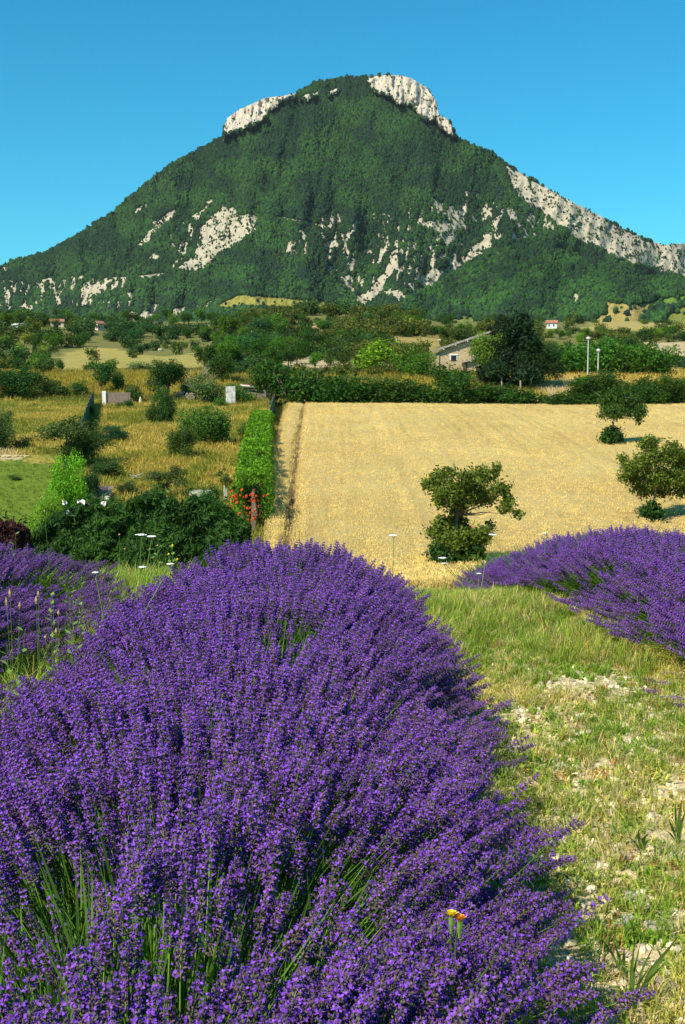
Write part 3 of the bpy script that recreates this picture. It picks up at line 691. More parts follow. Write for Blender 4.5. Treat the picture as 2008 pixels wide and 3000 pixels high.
# ------------------------------------------------------------------ stone house
m, nt, b = mat('rubble_stone_wall', None, 0.95, spec=0.1)
vo = N(nt, 'ShaderNodeTexVoronoi'); vo.inputs['Scale'].default_value = 2.6; vo.inputs['Randomness'].default_value = .9
vo2 = N(nt, 'ShaderNodeTexVoronoi', feature='DISTANCE_TO_EDGE'); vo2.inputs['Scale'].default_value = 2.6; vo2.inputs['Randomness'].default_value = .9
mp = N(nt, 'ShaderNodeMapping'); mp.inputs['Scale'].default_value = (1, 1, 1.7)
nt.links.new(N(nt, 'ShaderNodeTexCoord').outputs['Object'], mp.inputs[0]); nt.links.new(mp.outputs[0], vo.inputs['Vector']); nt.links.new(mp.outputs[0], vo2.inputs['Vector'])
cs = ramp(nt, vo.outputs['Color'], [(0.0, (.27, .18, .085)), (0.5, (.44, .325, .17)), (1.0, (.54, .43, .26))])
cs = mixc(nt, ramp(nt, vo2.outputs['Distance'], [(0.02, 1.0), (0.07, 0.0)]), cs, (.42, .36, .25))
nt.links.new(cs, b.inputs['Base Color']); bump(nt, b, vo2.outputs['Distance'], 0.7, 0.06)
M_rubble = m
hp = G(1290, 1092); HYd = hp[1]; k = HYd / F
hz0 = hp[2] - 1.5
house = empty('stone_house', (hp[0], HYd, 0), 'old rubble stone house with sloping grey tiled roofs half hidden by the dark pine', 'house')
def hx(px): return (px - 1290) * k
def hzv(py): return EYE + HYd * tan_up(py)
mb = MB(); mb.prism([(hx(1288), hz0), (hx(1570), hz0), (hx(1570), hzv(1040)), (hx(1440), hzv(978)), (hx(1288), hzv(1030))], 0, 9); mb.build('wall', M_rubble, house)
def slab(mb, x0, z0, x1, z1, t, y0, y1): mb.prism([(x0, z0), (x1, z1), (x1, z1 + t), (x0, z0 + t)], y0, y1)
mb = MB(); slab(mb, hx(1280), hzv(1028), hx(1440), hzv(973), .28, -.7, 9.6); slab(mb, hx(1440) + .003, hzv(973), hx(1584), hzv(1040), .28, -.7, 9.6)
rf = mb.build('roof', M_roof, house)
mb = MB()                                          # rows of tiles on the slope facing left, uneven
for q in range(34):
    t0 = q / 34.; x = hx(1280) + t0 * (hx(1440) - hx(1280)); z = hzv(1028) + t0 * (hzv(973) - hzv(1028)) + .30
    for r_ in range(16): mb.box((x + .1, -.4 + r_ * .62, z + .02 + .03 * R.random()), (.22, .56, .07), 0)
tl = mb.build('tile_rows', M_roof, rf); tl['kind'] = 'stuff'
for px in (1299, 1334, 1368, 1400):
    t = (px - 1280) / 160.; mb = MB(); z = hzv(1028) + t * (hzv(973) - hzv(1028)); mb.box((hx(px), -.35, z - .12), (.18, .7, .26)); mb.build('rafter_end', M_grey_metal, rf)
wx, wz = hx(1329), hzv(1049)
mb = MB(); mb.box((wx, -.012, wz), (1.0, .10, 1.0)); wnd = mb.build('window', M_dark, house)
mb = MB(); mb.box((wx, -.06, wz + .62), (1.5, .14, .26)); mb.box((wx - .6, -.04, wz + .06), (.2, .1, .9)); mb.box((wx + .58, -.04, wz - .02), (.14, .1, .84)); mb.build('window_frame', M_white, wnd)
mb = MB(); mb.tube([(hx(1287.5), -.1, hzv(1028)), (hx(1287.5), -.1, hz0)], .06); mb.build('drainpipe', M_timber, house)
# lower wing in front
mb = MB(); mb.prism([(hx(1360), hz0 - 1), (hx(1500), hz0 - 1), (hx(1500), hzv(1030)), (hx(1440), hzv(1040)), (hx(1360), hzv(1063))], -5, -.16); mb.build('wing_wall', M_rubble, house)
mb = MB(); slab(mb, hx(1350), hzv(1064), hx(1445), hzv(1037), .24, -5.7, -.17); slab(mb, hx(1445) + .004, hzv(1037), hx(1510), hzv(1030), .24, -5.7, -.17); mb.build('wing_roof', M_roof, house)
mb = MB(); mb.box((hx(1353), -4.4, hzv(1078)), (.3, 1.5, 1.8)); mb.build('porch', M_timber, house)
for px in (1369, 1396): mb = MB(); mb.box((hx(px), -5.4, hzv(1064) + (px - 1350) / 95. * (hzv(1037) - hzv(1064)) - .12), (.16, .5, .22)); mb.build('rafter_end', M_grey_metal, house)
# pale posts of the pergola under the pine
for q, (px, py, h) in enumerate(((1470, 1140, 36), (1490, 1128, 28), (1525, 1143, 30), (1553, 1140, 24))):
    p = G(px, py + 2); mb = MB(); mb.tube([(0, 0, -.3), (.03, 0, h * p[1] / F * .5), (0, 0, h * p[1] / F)], .13, 6)
    tag(mb.build('pale_post', M_pale_bark, loc=tuple(p)), ['pale upright post at the left under the dark pine', 'second pale post from the left under the dark pine', 'third pale post from the left, under the middle of the dark pine', 'rightmost short pale post under the dark pine'][q], 'post', 'pale posts under the pine')

# lamp posts
for px, py, top, l in ((1722, 1108, 992, 'taller pale grey lamp post with a round lantern on the grass bank'), (1752, 1112, 1027, 'shorter pale grey lamp post right of the taller one on the grass bank')):
    p = G(px, py); H = (py - top) * p[1] / F
    e = empty('lamp_post', tuple(p), l, 'lamp post', 'lamp posts on the bank')
    mb = MB(); mb.tube([(0, 0, -.2), (0, 0, H * .5), (0, 0, H - .25)], [.13, .10, .08], 8); mb.build('pole', M_grey_metal, e)
    mb = MB(); mb.tube([(0, 0, H - .3), (0, 0, H - .15), (0, 0, H + .05), (0, 0, H + .2)], [.10, .30, .34, .1], 10); mb.build('lantern', M_white, e)
p = G(738, 1004); mb = MB(); H = 34 * p[1] / F; mb.tube([(0, 0, -.3), (0, 0, H)], [.22, .16], 6); mb.box((.1, -.2, H * .62), (.5, .4, 1.0))
tag(mb.build('utility_pole', M_white, loc=tuple(p)), 'white utility pole standing among the trees of the thicket', 'pole')

# ------------------------------------------------------------------ far houses
def cottage(px, py, w, h, label, wallm=M_cream, roofm=M_terracotta, rz=.25):
    p = G(px, py); k = p[1] / F; W, Hh = w * k, h * k; e = empty('cottage', tuple(p), label, 'house', rz=rz)
    D = W * .6; mb = MB(); mb.prism([(-D / 2, -1.5), (D / 2, -1.5), (D / 2, Hh * .68), (0, Hh * .95), (-D / 2, Hh * .68)], -W / 2, W / 2)
    o = mb.build('wall', wallm, e); o.rotation_euler = (0, 0, math.pi / 2)
    mb = MB(); mb.prism([(-D / 2 - .5, Hh * .64), (0, Hh * .955), (0, Hh * 1.06), (-D / 2 - .5, Hh * .74)], -W / 2 - .5, W / 2 + .5); mb.prism([(.003, Hh * .955), (D / 2 + .5, Hh * .64), (D / 2 + .5, Hh * .74), (.003, Hh * 1.06)], -W / 2 - .5, W / 2 + .5)
    o = mb.build('roof', roofm, e); o.rotation_euler = (0, 0, math.pi / 2)
    for q in (-.25, .2): mb = MB(); mb.box((W * q, -D / 2 - .02, Hh * .35), (W * .12, .1, Hh * .28)); mb.build('window', M_dark, e)
cottage(168, 958, 36, 22, 'cream cottage with a terracotta roof among the far left trees')
cottage(55, 962, 30, 13, 'low white building lowest and farthest left among the far trees', M_white, M_white, -.3)
cottage(292, 968, 22, 26, 'tall narrow cottage with a red roof, rightmost of the far left houses', M_cream, M_terracotta, .9)
cottage(215, 972, 18, 10, 'tiny white outbuilding between the two red roofed far left houses', M_white, M_terracotta, .1)
cottage(1617, 962, 30, 22, 'small white farmhouse with a red roof right of the dark pine', M_white, M_terracotta, -.2)
for px, py, r_, l in ((1938, 1052, 26, 'large pale boulder on the dry bank near the right edge'), (1972, 1050, 22, 'second pale boulder, right of the large one near the right edge'), (1905, 1030, 14, 'small pale boulder left of the large one near the right edge'),
                      (1290, 1002, 12, 'pale rock outcrop above the roof of the stone house'), (470, 1028, 11, 'whitish rock at the top edge of the striped field')):
    p = G(px, py); k = p[1] / F; mb = MB(); mb.rock((0, 0, r_ * k * .25), (r_ * k * .62, r_ * k * .5, r_ * k * .42), px * .1, 3)
    tag(mb.build('boulder', M_limestone, loc=tuple(p)), l, 'boulder')

# ------------------------------------------------------------------ wheat field
wl = [(G(772, 1655)[0], 52.), (G(778, 1560)[0] , G(778, 1560)[1]), (G(842, 1205)[0], G(842, 1205)[1])]
a0 = P(762, 1660, 52)
def left_edge(y): return np.interp(y, [44, 66, 100, 165], [P(768, 1660, 52)[0] * 44 / 52., P(775, 1560, 66)[0], P(800, 1330, 100)[0], P(842, 1195, 165)[0]])
tram0, tram1 = G(851, 1545), G(888, 1215)
def tram_x(y): return tram0[0] + (y - tram0[1]) * (tram1[0] - tram0[0]) / (tram1[1] - tram0[1])
TREE_SPOTS = [G(1325, 1650, .62, 40), G(1788, 1300, .62, 40), G(1912, 1518, .62, 40)]
yy = np.arange(34.5, 165.5, .3); uu = np.linspace(0, 1, 300) ** 1.2
WY, WU = np.meshgrid(yy, uu, indexing='ij'); WL = left_edge(WY); WX = WL + WU * (75 - WL)
hgt = .72 + .05 * (fbm(WX * .9, WY * .25, 3, 4) - .5) * 2 + .015 * np.sin(WX * 2 * math.pi / 1.9)
hgt *= np.clip((WX - WL) / .5, .05, 1) * np.clip((164.9 - WY) / 1.0, .02, 1) * np.clip((WY - 34.4) / 1, .05, 1)
tw_ = (.20 + .22 * fbm(WY * .5, WY * 0, 7, 3)) * np.where(WY < tram0[1] + 2, 1.6, 1)
hgt *= 1 - .8 * np.exp(-((WX - tram_x(WY)) / tw_) ** 2) * np.where(WY > 150, .3, 1)
for t, rr in zip(TREE_SPOTS, (1.0, 1.0, 1.3)):
    hgt *= 1 - .95 * np.exp(-(((WX - t[0]) / rr) ** 2 + ((WY - t[1]) / rr) ** 2))
WZ = gz(WX, WY) + hgt
m, nt, b = mat('ripe_wheat', None, 0.9, spec=0.15)
f1 = noise_n(nt, 1.6, 7, 0.72, mapscale=(4.0, .12, 1)); f2 = noise_n(nt, .12, 4, .6); f3 = noise_n(nt, 9, 5, .8)
c = ramp(nt, f1, [(0.25, (.36, .26, .085)), (0.38, (.49, .375, .145)), (0.62, (.57, .445, .185)), (0.8, (.60, .485, .22))])
c = mixc(nt, 1.0, c, ramp(nt, f2, [(0.35, (.92, .86, .78)), (0.6, (1.05, 1.05, 1.05))]), 'MULTIPLY')
c = mixc(nt, 1.0, c, ramp(nt, f3, [(0.3, (.80, .77, .70)), (0.55, (1.03, 1.03, 1.03))]), 'MULTIPLY')
c = mixc(nt, N(nt, 'ShaderNodeAttribute', attribute_name='earth').outputs['Fac'], c, (.17, .115, .05))
nt.links.new(c, b.inputs['Base Color']); bump(nt, b, f3, 1.0, 0.12)
wm = link('wheat_field', make_mesh('wheat_field', np.stack([WX, WY, WZ], -1).reshape(-1, 3), grid_faces(*WX.shape), m, smooth=True, attrs={'earth': (np.exp(-((WX - tram_x(WY) ) / (.55 * tw_)) ** 4) * (WY < 158) * (.55 + .45 * (fbm(WX * 3, WY * .8, 99, 3) > .45))).ravel()}))
tag(wm, 'ripe golden wheat standing in the sloping field behind the lavender', 'wheat', kind='stuff')

def tuft_proto(name, n, h, spread, w, lean, seed, material, ear=0.0):
    g = np.random.default_rng(seed); V = []; Fc = []; rv = []
    for q in range(n):
        a = g.random() * 6.28; r = spread * g.random() ** .5; x, y = r * math.cos(a), r * math.sin(a)
        b_ = g.random() * 6.28; ln = lean * (.3 + g.random()); hh = h * (.5 + .6 * g.random())
        dx, dy = math.cos(b_), math.sin(b_); s = w * (.6 + .7 * g.random()); k = len(V)
        tx, ty = -dy * s, dx * s
        V += [(x - tx, y - ty, 0), (x + tx, y + ty, 0), (x + dx * ln * .35 * hh + tx * .8, y + dy * ln * .35 * hh + ty * .8, hh * .6), (x + dx * ln * .35 * hh - tx * .8, y + dy * ln * .35 * hh - ty * .8, hh * .6), (x + dx * ln * hh, y + dy * ln * hh, hh * (1 - .3 * ln))]
        Fc.append([(k, k + 1, k + 2, k + 3)]); rv += [g.random()] * 5
        Fc[-1].append((k + 3, k + 2, k + 4))
        if ear:
            k = len(V); c0 = np.array((x + dx * ln * hh, y + dy * ln * hh, hh * (1 - .3 * ln)))
            V += [tuple(c0 + np.array((-tx * ear, -ty * ear, -h * .08))), tuple(c0 + np.array((dx * .3 * h * .1, dy * .3 * h * .1, h * .10))), tuple(c0 + np.array((tx * ear, ty * ear, -h * .08)))]
            rv += [.9] * 3; Fc[-1].append((k, k + 2, k + 1))
    f4 = np.array([f for fs_ in Fc for f in fs_ if len(f) == 4]); f3 = np.array([f for fs_ in Fc for f in fs_ if len(f) == 3])
    return proto(name, make_mesh(name, V, [f4, f3], material, attrs={'rv': rv}))
wheat_p = [tuft_proto('wheat_tuft', 12, .42, .22, .012, .35, 40 + q, M_leaf_i, ear=2.2) for q in range(3)]
n = 50000; wy = 35 + 129.5 * rng.random(n) ** 1.15; wl_ = left_edge(wy); half = wy * .30 + 4
wx_ = wl_ + .1 + (half - wl_) * rng.random(n)
keep = (np.abs(wx_ - tram_x(wy)) > .30) | (rng.random(n) < .1)
for t, rr in zip(TREE_SPOTS, (1.2, 1.2, 1.6)): keep &= np.hypot(wx_ - t[0], wy - t[1]) > rr
wx_, wy = wx_[keep], wy[keep]; n = len(wy)
wc = np.where(vnoise(wx_ * 3.1, wy * .035 + 5, 19)[:, None] > .80, .66, 1) * np.array([.56, .455, .222]) * (.93 + .14 * rng.random((n, 1))) * (.78 + .44 * fbm(wx_ * 3.2, wy * .06, 14, 3)[:, None]) * (1 - .08 * (fbm(wx_ * .12, wy * .08, 13, 3)[:, None] > .55))
scatter('wheat_ears', np.stack([wx_, wy, gz(wx_, wy) + .48], 1), np.stack([rng.normal(size=n) * .1, rng.normal(size=n) * .1, rng.random(n) * 6.28], 1), .62 + .3 * rng.random(n), rng.integers(0, 3, n), wheat_p, wc)

# ------------------------------------------------------------------ garden grass (left)
grass_p = [tuft_proto('grass_tuft', 14, .5, .3, .016, .8, 60 + q, M_leaf_i) for q in range(3)]
n = 26000; gy_ = 44 + 170 * rng.random(n) ** 1.2; gx_ = -gy_ * .33 - 3 + (left_edge(np.minimum(gy_, 165)) - .2 + gy_ * .33 + 3) * rng.random(n)
gc = cover(gx_, gy_, gz(gx_, gy_)) * (.85 + .5 * rng.random((n, 1)))
short = np.where(inpoly(*proj(gx_, gy_, gz(gx_, gy_))[:2], [(-600, 1330), (200, 1335), (220, 1480), (120, 1700), (-600, 1700)]), .35, 1)
scatter('meadow_grass', np.stack([gx_, gy_, gz(gx_, gy_)], 1), np.stack([rng.normal(size=n) * .12, rng.normal(size=n) * .12, rng.random(n) * 6.28], 1), (.7 + .7 * rng.random(n)) * short, rng.integers(0, 3, n), grass_p, gc)
n = 7000; gy_ = 168 + 60 * rng.random(n); gx_ = -gy_ * .3 + gy_ * .62 * rng.random(n)
gc = cover(gx_, gy_, gz(gx_, gy_)) * (.85 + .5 * rng.random((n, 1)))
scatter('bank_grass', np.stack([gx_, gy_, gz(gx_, gy_)], 1), np.stack([rng.normal(size=n) * .12, rng.normal(size=n) * .12, rng.random(n) * 6.28], 1), 1.2 + rng.random(n), rng.integers(0, 3, n), grass_p, gc)

# ------------------------------------------------------------------ garden plants
for (kd, px, py, w, h, c, l, bg_) in (
    ('bush', 468, 1242, 88, 104, (.025, .075, .012), 'dense conical dark green shrub in the dry meadow', 1),
    ('broad', 492, 1172, 110, 115, (.02, .06, .014), 'dark tree behind the conical shrub, left of the dead tree', 1),
    ('bush', 602, 1303, 140, 108, (.05, .10, .016), 'large round bush in the middle of the dry meadow', 1),
    ('bush', 534, 1342, 88, 92, (.045, .085, .016), 'smaller bush leaning to the lower left of the large round bush', 1),
    ('bush', 742, 1288, 90, 52, (.045, .10, .016), 'low scrubby bush at the top end of the bright climber hedge', 1),
    ('sparse', 195, 1375, 230, 150, (.045, .085, .018), 'open branched tree leaning over the green lawn', 1),
    ('bush', 235, 1375, 110, 90, (.03, .07, .014), 'dark bush under the open branched tree', 1),
    ('bush', 196, 1512, 128, 178, (.11, .29, .012), 'bright fresh green climber-covered bush at the edge of the lawn', 1),
    ('bush', 132, 1580, 130, 126, (.12, .24, .02), 'pale green bush below the bright climber-covered bush', 1),
    ('bush', 262, 1480, 70, 100, (.018, .05, .012), 'dark bush between the bright bush and the brown hut', 1),
    ('bush', 0, 1322, 90, 120, (.05, .085, .03), 'grey-green bush cut by the left edge above the lawn', 1),
    ('bush', 45, 1166, 190, 88, (.022, .065, .012), 'big dark bush at the left above the dry field', 1),
    ('bush', 150, 1164, 90, 50, (.03, .075, .014), 'low dark bush right of the big dark one above the dry field', 0),
    ('bush', 215, 1162, 80, 46, (.03, .075, .014), 'second low dark bush above the dry field, left of the gate', 0),
    ('broad', 298, 1150, 90, 92, (.022, .065, .012), 'dark tree behind the white gate post', 0),
    ('bush', 345, 1145, 60, 60, (.035, .085, .014), 'mid green bush right behind the brown gate', 0),
    ('bush', 392, 1180, 60, 50, (.025, .07, .012), 'dark bush between the brown gate and the conical shrub', 0),
    ('bush', 318, 1295, 110, 46, (.02, .065, .028), 'bluish dark green low shrub right of the green net fence', 1),
    ('bush', 250, 1310, 90, 52, (.03, .08, .016), 'low green shrub at the foot of the green net fence', 1),
    ('bush', 60, 1318, 70, 36, (.035, .075, .02), 'small shrub beside the straw heap at the left', 0),
    ('bush', 42, 1408, 44, 16, (.04, .085, .02), 'tiny dark tuft shrub on the green lawn', 0),
    ('bush', 318, 1398, 110, 48, (.03, .075, .018), 'low spreading shrub above the brown hut', 0),
    ('sparse', 480, 1462, 130, 96, (.05, .09, .022), 'twiggy thin shrub behind the dark conifer hedge', 1),
    ('bush', 375, 1452, 70, 40, (.03, .07, .018), 'small shrub right of the brown hut', 0),
    ('sparse', 660, 1428, 70, 56, (.05, .10, .02), 'thin young tree left of the bright climber hedge', 0),
    ('poplar', 622, 1512, 56, 92, (.018, .06, .012), 'upright dark conifer rising from the right part of the hedge', 0),
    ('bush', 700, 1178, 90, 52, (.05, .12, .018), 'ivy mass hanging around the red roofed shed', 0),
    ('bush', 604, 1184, 110, 84, (.055, .11, .03), 'ivy clump around the foot of the dead tree', 0),
    ('bush', 256, 1262, 44, 40, (.02, .06, .02), 'small dark shrub against the lower half of the green net fence', 0),
    ('bush', 268, 1222, 36, 34, (.02, .06, .02), 'small dark shrub against the upper half of the green net fence', 0),
    ('bush', 365, 1196, 50, 26, (.03, .08, .014), 'low shrub at the foot of the brown board gate', 0),
    ('bush', 650, 1196, 44, 30, (.05, .12, .018), 'low weeds bush at the left foot of the white shed', 0),
    ('bush', 545, 1162, 60, 50, (.06, .10, .03), 'grey-green scrub left of the dead tree', 0)):
    plant('tree' if kd in ('broad', 'sparse') else 'bush', kd, px, py, w, h, c, l, 'tree' if kd in ('broad', 'sparse') else 'shrub', big=bool(bg_))

# bare dead tree
p = G(592, 1176); k = p[1] / F; mb = MB(); g = np.random.default_rng(4)
def dead(mb, s, d, L, r_, dep):
    e = s + d * L; mid = s + d * L * .5 + g.normal(size=3) * L * .05
    mb.tube([s, mid, e], [r_, r_ * .75, r_ * .5], 5)
    if dep:
        for q in range(3):
            nd = d + g.normal(size=3) * .38; nd[2] = abs(nd[2]) + .2; nd /= np.linalg.norm(nd); dead(mb, s + d * L * (.55 + .2 * q), nd, L * .62, r_ * .5, dep - 1)
for q, (ax, H) in enumerate(((-.35, 2.6), (.02, 3.2), (.3, 2.6), (.12, 2.9))):
    dd = np.array([ax, g.normal() * .1, 1.]); dd /= np.linalg.norm(dd); dead(mb, np.array([ax * .6, 0, -.2]), dd, H, .085, 2)
e = empty('dead_tree', tuple(p), 'bare pale dead tree standing beside the white shed wall', 'tree'); mb.build('branches', M_pale_bark, e, True)

# white shed wall, red roofed shed, gate, figure-like post, wall remains
p = G(676, 1186); k = p[1] / F; e = empty('shed', tuple(p), 'small shed with a whitewashed door wall beside the ivy', 'shed')
M_stained = noisy('stained_whitewash', (.16, .16, .13), (.74, .72, .68), 1.6, .9); mb = MB(); mb.box((0, .6, 27 * k), (28 * k, 1.2, 54 * k)); mb.build('wall', M_stained, e)
mb = MB(); mb.box((-2 * k, -.02, 18 * k), (12 * k, .08, 34 * k)); mb.build('door', M_grey_metal, e)
mb = MB(); mb.box((2 * k, -.02, 0.5 * k), (26 * k, .12, 8 * k)); mb.build('plinth', M_terracotta, e)
p = G(745, 1170); k = p[1] / F; e = empty('shed', tuple(p), 'low shed with a rusty red roof and white gutter left of the wheat hedge', 'shed')
mb = MB(); mb.box((0, 1.4, 17 * k), (70 * k, 2.6, 34 * k)); mb.build('wall', M_oldwood, e)
mb = MB(); mb.prism([(-38 * k, 42 * k), (42 * k, 38 * k), (42 * k, 41 * k), (-38 * k, 45 * k)], -.3, 2.8); mb.build('roof', M_terracotta, e)
mb = MB(); mb.tube([(-40 * k, -.36, 41 * k), (20 * k, -.36, 34 * k)], .1, 6); mb.build('gutter', M_white, e)
p = G(340, 1188); k = p[1] / F; e = empty('gate', tuple(p), 'weathered brown board gate with a white post above the dry meadow', 'gate')
for q in range(11): mb = MB(); mb.box(((-24 + q * 6.4) * k, 0, (19 + R.random()) * k), (5.9 * k, .06, (36 + 2 * R.random()) * k), R.random() * .05); mb.build('board', M_oldwood, e)
mb = MB(); mb.box((7 * k, .1, 28 * k), (68 * k, .08, 3 * k)); mb.build('rail', M_oldwood, e)
mb = MB(); mb.box((-33 * k, 0, 20 * k), (11 * k, .5, 44 * k)); mb.build('post', M_white, e)
p = G(412, 1184); k = p[1] / F; mb = MB(); mb.tube([(0, 0, -.1), (0, 0, 6 * k), (0, 0, 12 * k), (0, 0, 17 * k), (0, 0, 21 * k)], [4 * k, 4.5 * k, 4 * k, 2.6 * k, .6 * k], 8)
tag(mb.build('marker_stone', M_cream, loc=tuple(p)), 'short cream marker stone standing on the dry grass', 'stone')
for q, (px, py, w, h, l) in enumerate(((522, 1168, 34, 26, 'low pale stone wall remnant behind the conical shrub'), (556, 1172, 26, 26, 'pale wall remnant just left of the dead tree'))):
    p = G(px, py); k = p[1] / F; e = empty('stone_wall', tuple(p), l, 'wall')
    for r_ in range(4):
        for c_ in range(6):
            mb = MB(); mb.rock(((c_ - 2.5 + .5 * (r_ % 2)) * w * k / 6, 0, (r_ + .5) * h * k / 5), (w * k / 11, .2, h * k / 9), c_ + r_ * 3.1, 1); mb.build('stone', M_limestone, e)

# brown hut, white debris, grey tank lid, post, dry branch heap
p = G(305, 1472); k = p[1] / F; e = empty('hut', tuple(p), 'small hut with a brown sloping board roof behind the conifer hedge', 'hut')
mb = MB(); mb.box((0, 0, 9 * k), (48 * k, 1.6, 26 * k)); mb.build('wall', M_oldwood, e)
for q in range(10): mb = MB(); mb.box(((-24 + q * 5.4) * k, -.2, 36 * k), (5.0 * k, 1.9, 1.5 * k)); o = mb.build('board', M_oldwood, e); o.rotation_euler = (.35, 0, 0)
mb = MB(); mb.box((22 * k, -1.4, 16 * k), (12 * k, .3, 13 * k)); mb.build('white_panel', M_white, e)
for q, (px, py, w, h, l) in enumerate(((190, 1472, 14, 8, 'small white scrap leaning at the left end of the conifer hedge'), (238, 1470, 24, 8, 'long white scrap on top of the conifer hedge'), (303, 1478, 16, 18, 'white scrap hanging right above the conifer hedge'), (199, 1504, 8, 22, 'narrow white rag in the left part of the conifer hedge'), (309, 1510, 6, 14, 'small pale rag below the white scrap in the conifer hedge'))):
    a = P(px, py, 46.6); k = 46.6 / F; mb = MB(); g = np.random.default_rng(q)
    v = np.array([[(-.5 + i / 3.) * w * k, g.normal() * .05, (-.5 + j / 3.) * h * k + g.normal() * .04] for i in range(4) for j in range(4)])
    v2 = v + np.array([0, .03, 0]); f = [[i * 4 + j, i * 4 + j + 1, i * 4 + j + 5, i * 4 + j + 4] for i in range(3) for j in range(3)]
    mb.add(v, f); mb.add(v2, [t[::-1] for t in f]); tag(mb.build('white_rag', M_white, loc=tuple(a)), l, 'rag', 'white rags and scraps caught in the hedge')
p = G(590, 1465); k = p[1] / F; mb = MB(); mb.tube([(0, 0, -.2), (0, 0, .45), (0, 0, .6), (0, 0, .65)], [36 * k, 36 * k, 30 * k, 3 * k], 20)
tag(mb.build('water_tank', M_concrete, loc=tuple(p), smooth=False), 'low round grey-green water tank behind the conifer hedge', 'tank')
p = G(661, 1472); k = p[1] / F; e = empty('standpipe', tuple(p), 'pale forked standpipe on a white block left of the red flowers', 'standpipe')
mb = MB(); mb.box((0, 0, 6 * k), (10 * k, .3, 14 * k)); mb.build('block', M_white, e); mb = MB(); mb.tube([(-2.5 * k, 0, 10 * k), (-2.5 * k, 0, 50 * k)], .05); mb.tube([(3.5 * k, 0, 10 * k), (3 * k, 0, 40 * k)], .05); mb.build('pipe', M_grey_metal, e)
p = G(412, 1408); k = p[1] / F; mb = MB(); g = np.random.default_rng(8)
for q in range(26):
    d = g.normal(size=3) * np.array([12, 8, 7]) * k; c0 = g.normal(size=3) * np.array([8, 5, 0]) * k + np.array([0, 0, .15]); d[2] = abs(d[2]); mb.tube([c0, c0 + d * .5 + g.normal(size=3) * .04, c0 + d], [.05, .04, .02], 4)
tag(mb.build('branch_heap', M_pale_bark, loc=tuple(p)), 'heap of dry pale branches in the meadow', 'branch heap')
p = G(60, 1338); k = p[1] / F; mb = MB()
for q in range(6): mb.rock(((-60 + q * 16) * k, R.random() * 1.2, .02), ((8 + 5 * R.random()) * k, .8, (4.5 - q * .4) * k), q * 2.2, 3)
tag(mb.build('straw_heap', M_straw, loc=tuple(p), smooth=True), 'long pale heap of cut straw beside the green lawn', 'straw heap')

# net fences
def net_fence(a, b_, h, n, label):
    A, B = G(*a), G(*b_); e = empty('net_fence', tuple(A), label, 'fence'); D = B - A; L = math.hypot(D[0], D[1]); ang = math.atan2(D[1], D[0])
    nx, ny = -math.sin(ang), math.cos(ang)
    for q in range(n + 1):
        t = q / n; x, y = A[0] + D[0] * t, A[1] + D[1] * t; z = float(gz(x, y)) - A[2]
        mb = MB(); mb.tube([(D[0] * t, D[1] * t, z - .2), (D[0] * t, D[1] * t, z + h + .15)], .05, 6); mb.build('fence_post', M_oldwood, e)
    mb = MB(); V = []; m_ = n * 4
    for q in range(m_ + 1):
        t = q / m_; x, y = A[0] + D[0] * t, A[1] + D[1] * t; z = float(gz(x, y)) - A[2]; w = .06 * math.sin(q * 1.7)
        for s in (-.02, .02): V += [(D[0] * t + nx * (w + s), D[1] * t + ny * (w + s), z + .05), (D[0] * t + nx * (w + s), D[1] * t + ny * (w + s), z + h * (1 - .06 * (q % 4 == 2)))]
    f = []
    for q in range(m_):
        a_ = q * 4; f += [[a_, a_ + 1, a_ + 5, a_ + 4], [a_ + 2, a_ + 6, a_ + 7, a_ + 3], [a_ + 1, a_ + 3, a_ + 7, a_ + 5]]
    mb.add(V, f); mb.build('netting', M_net, e)
net_fence((240, 1300), (275, 1185), 1.9, 7, 'dark green net fence running up between the two dry fields')
net_fence((791, 1252), (808, 1188), 1.9, 4, 'dark green net fence at the top left corner of the wheat field')

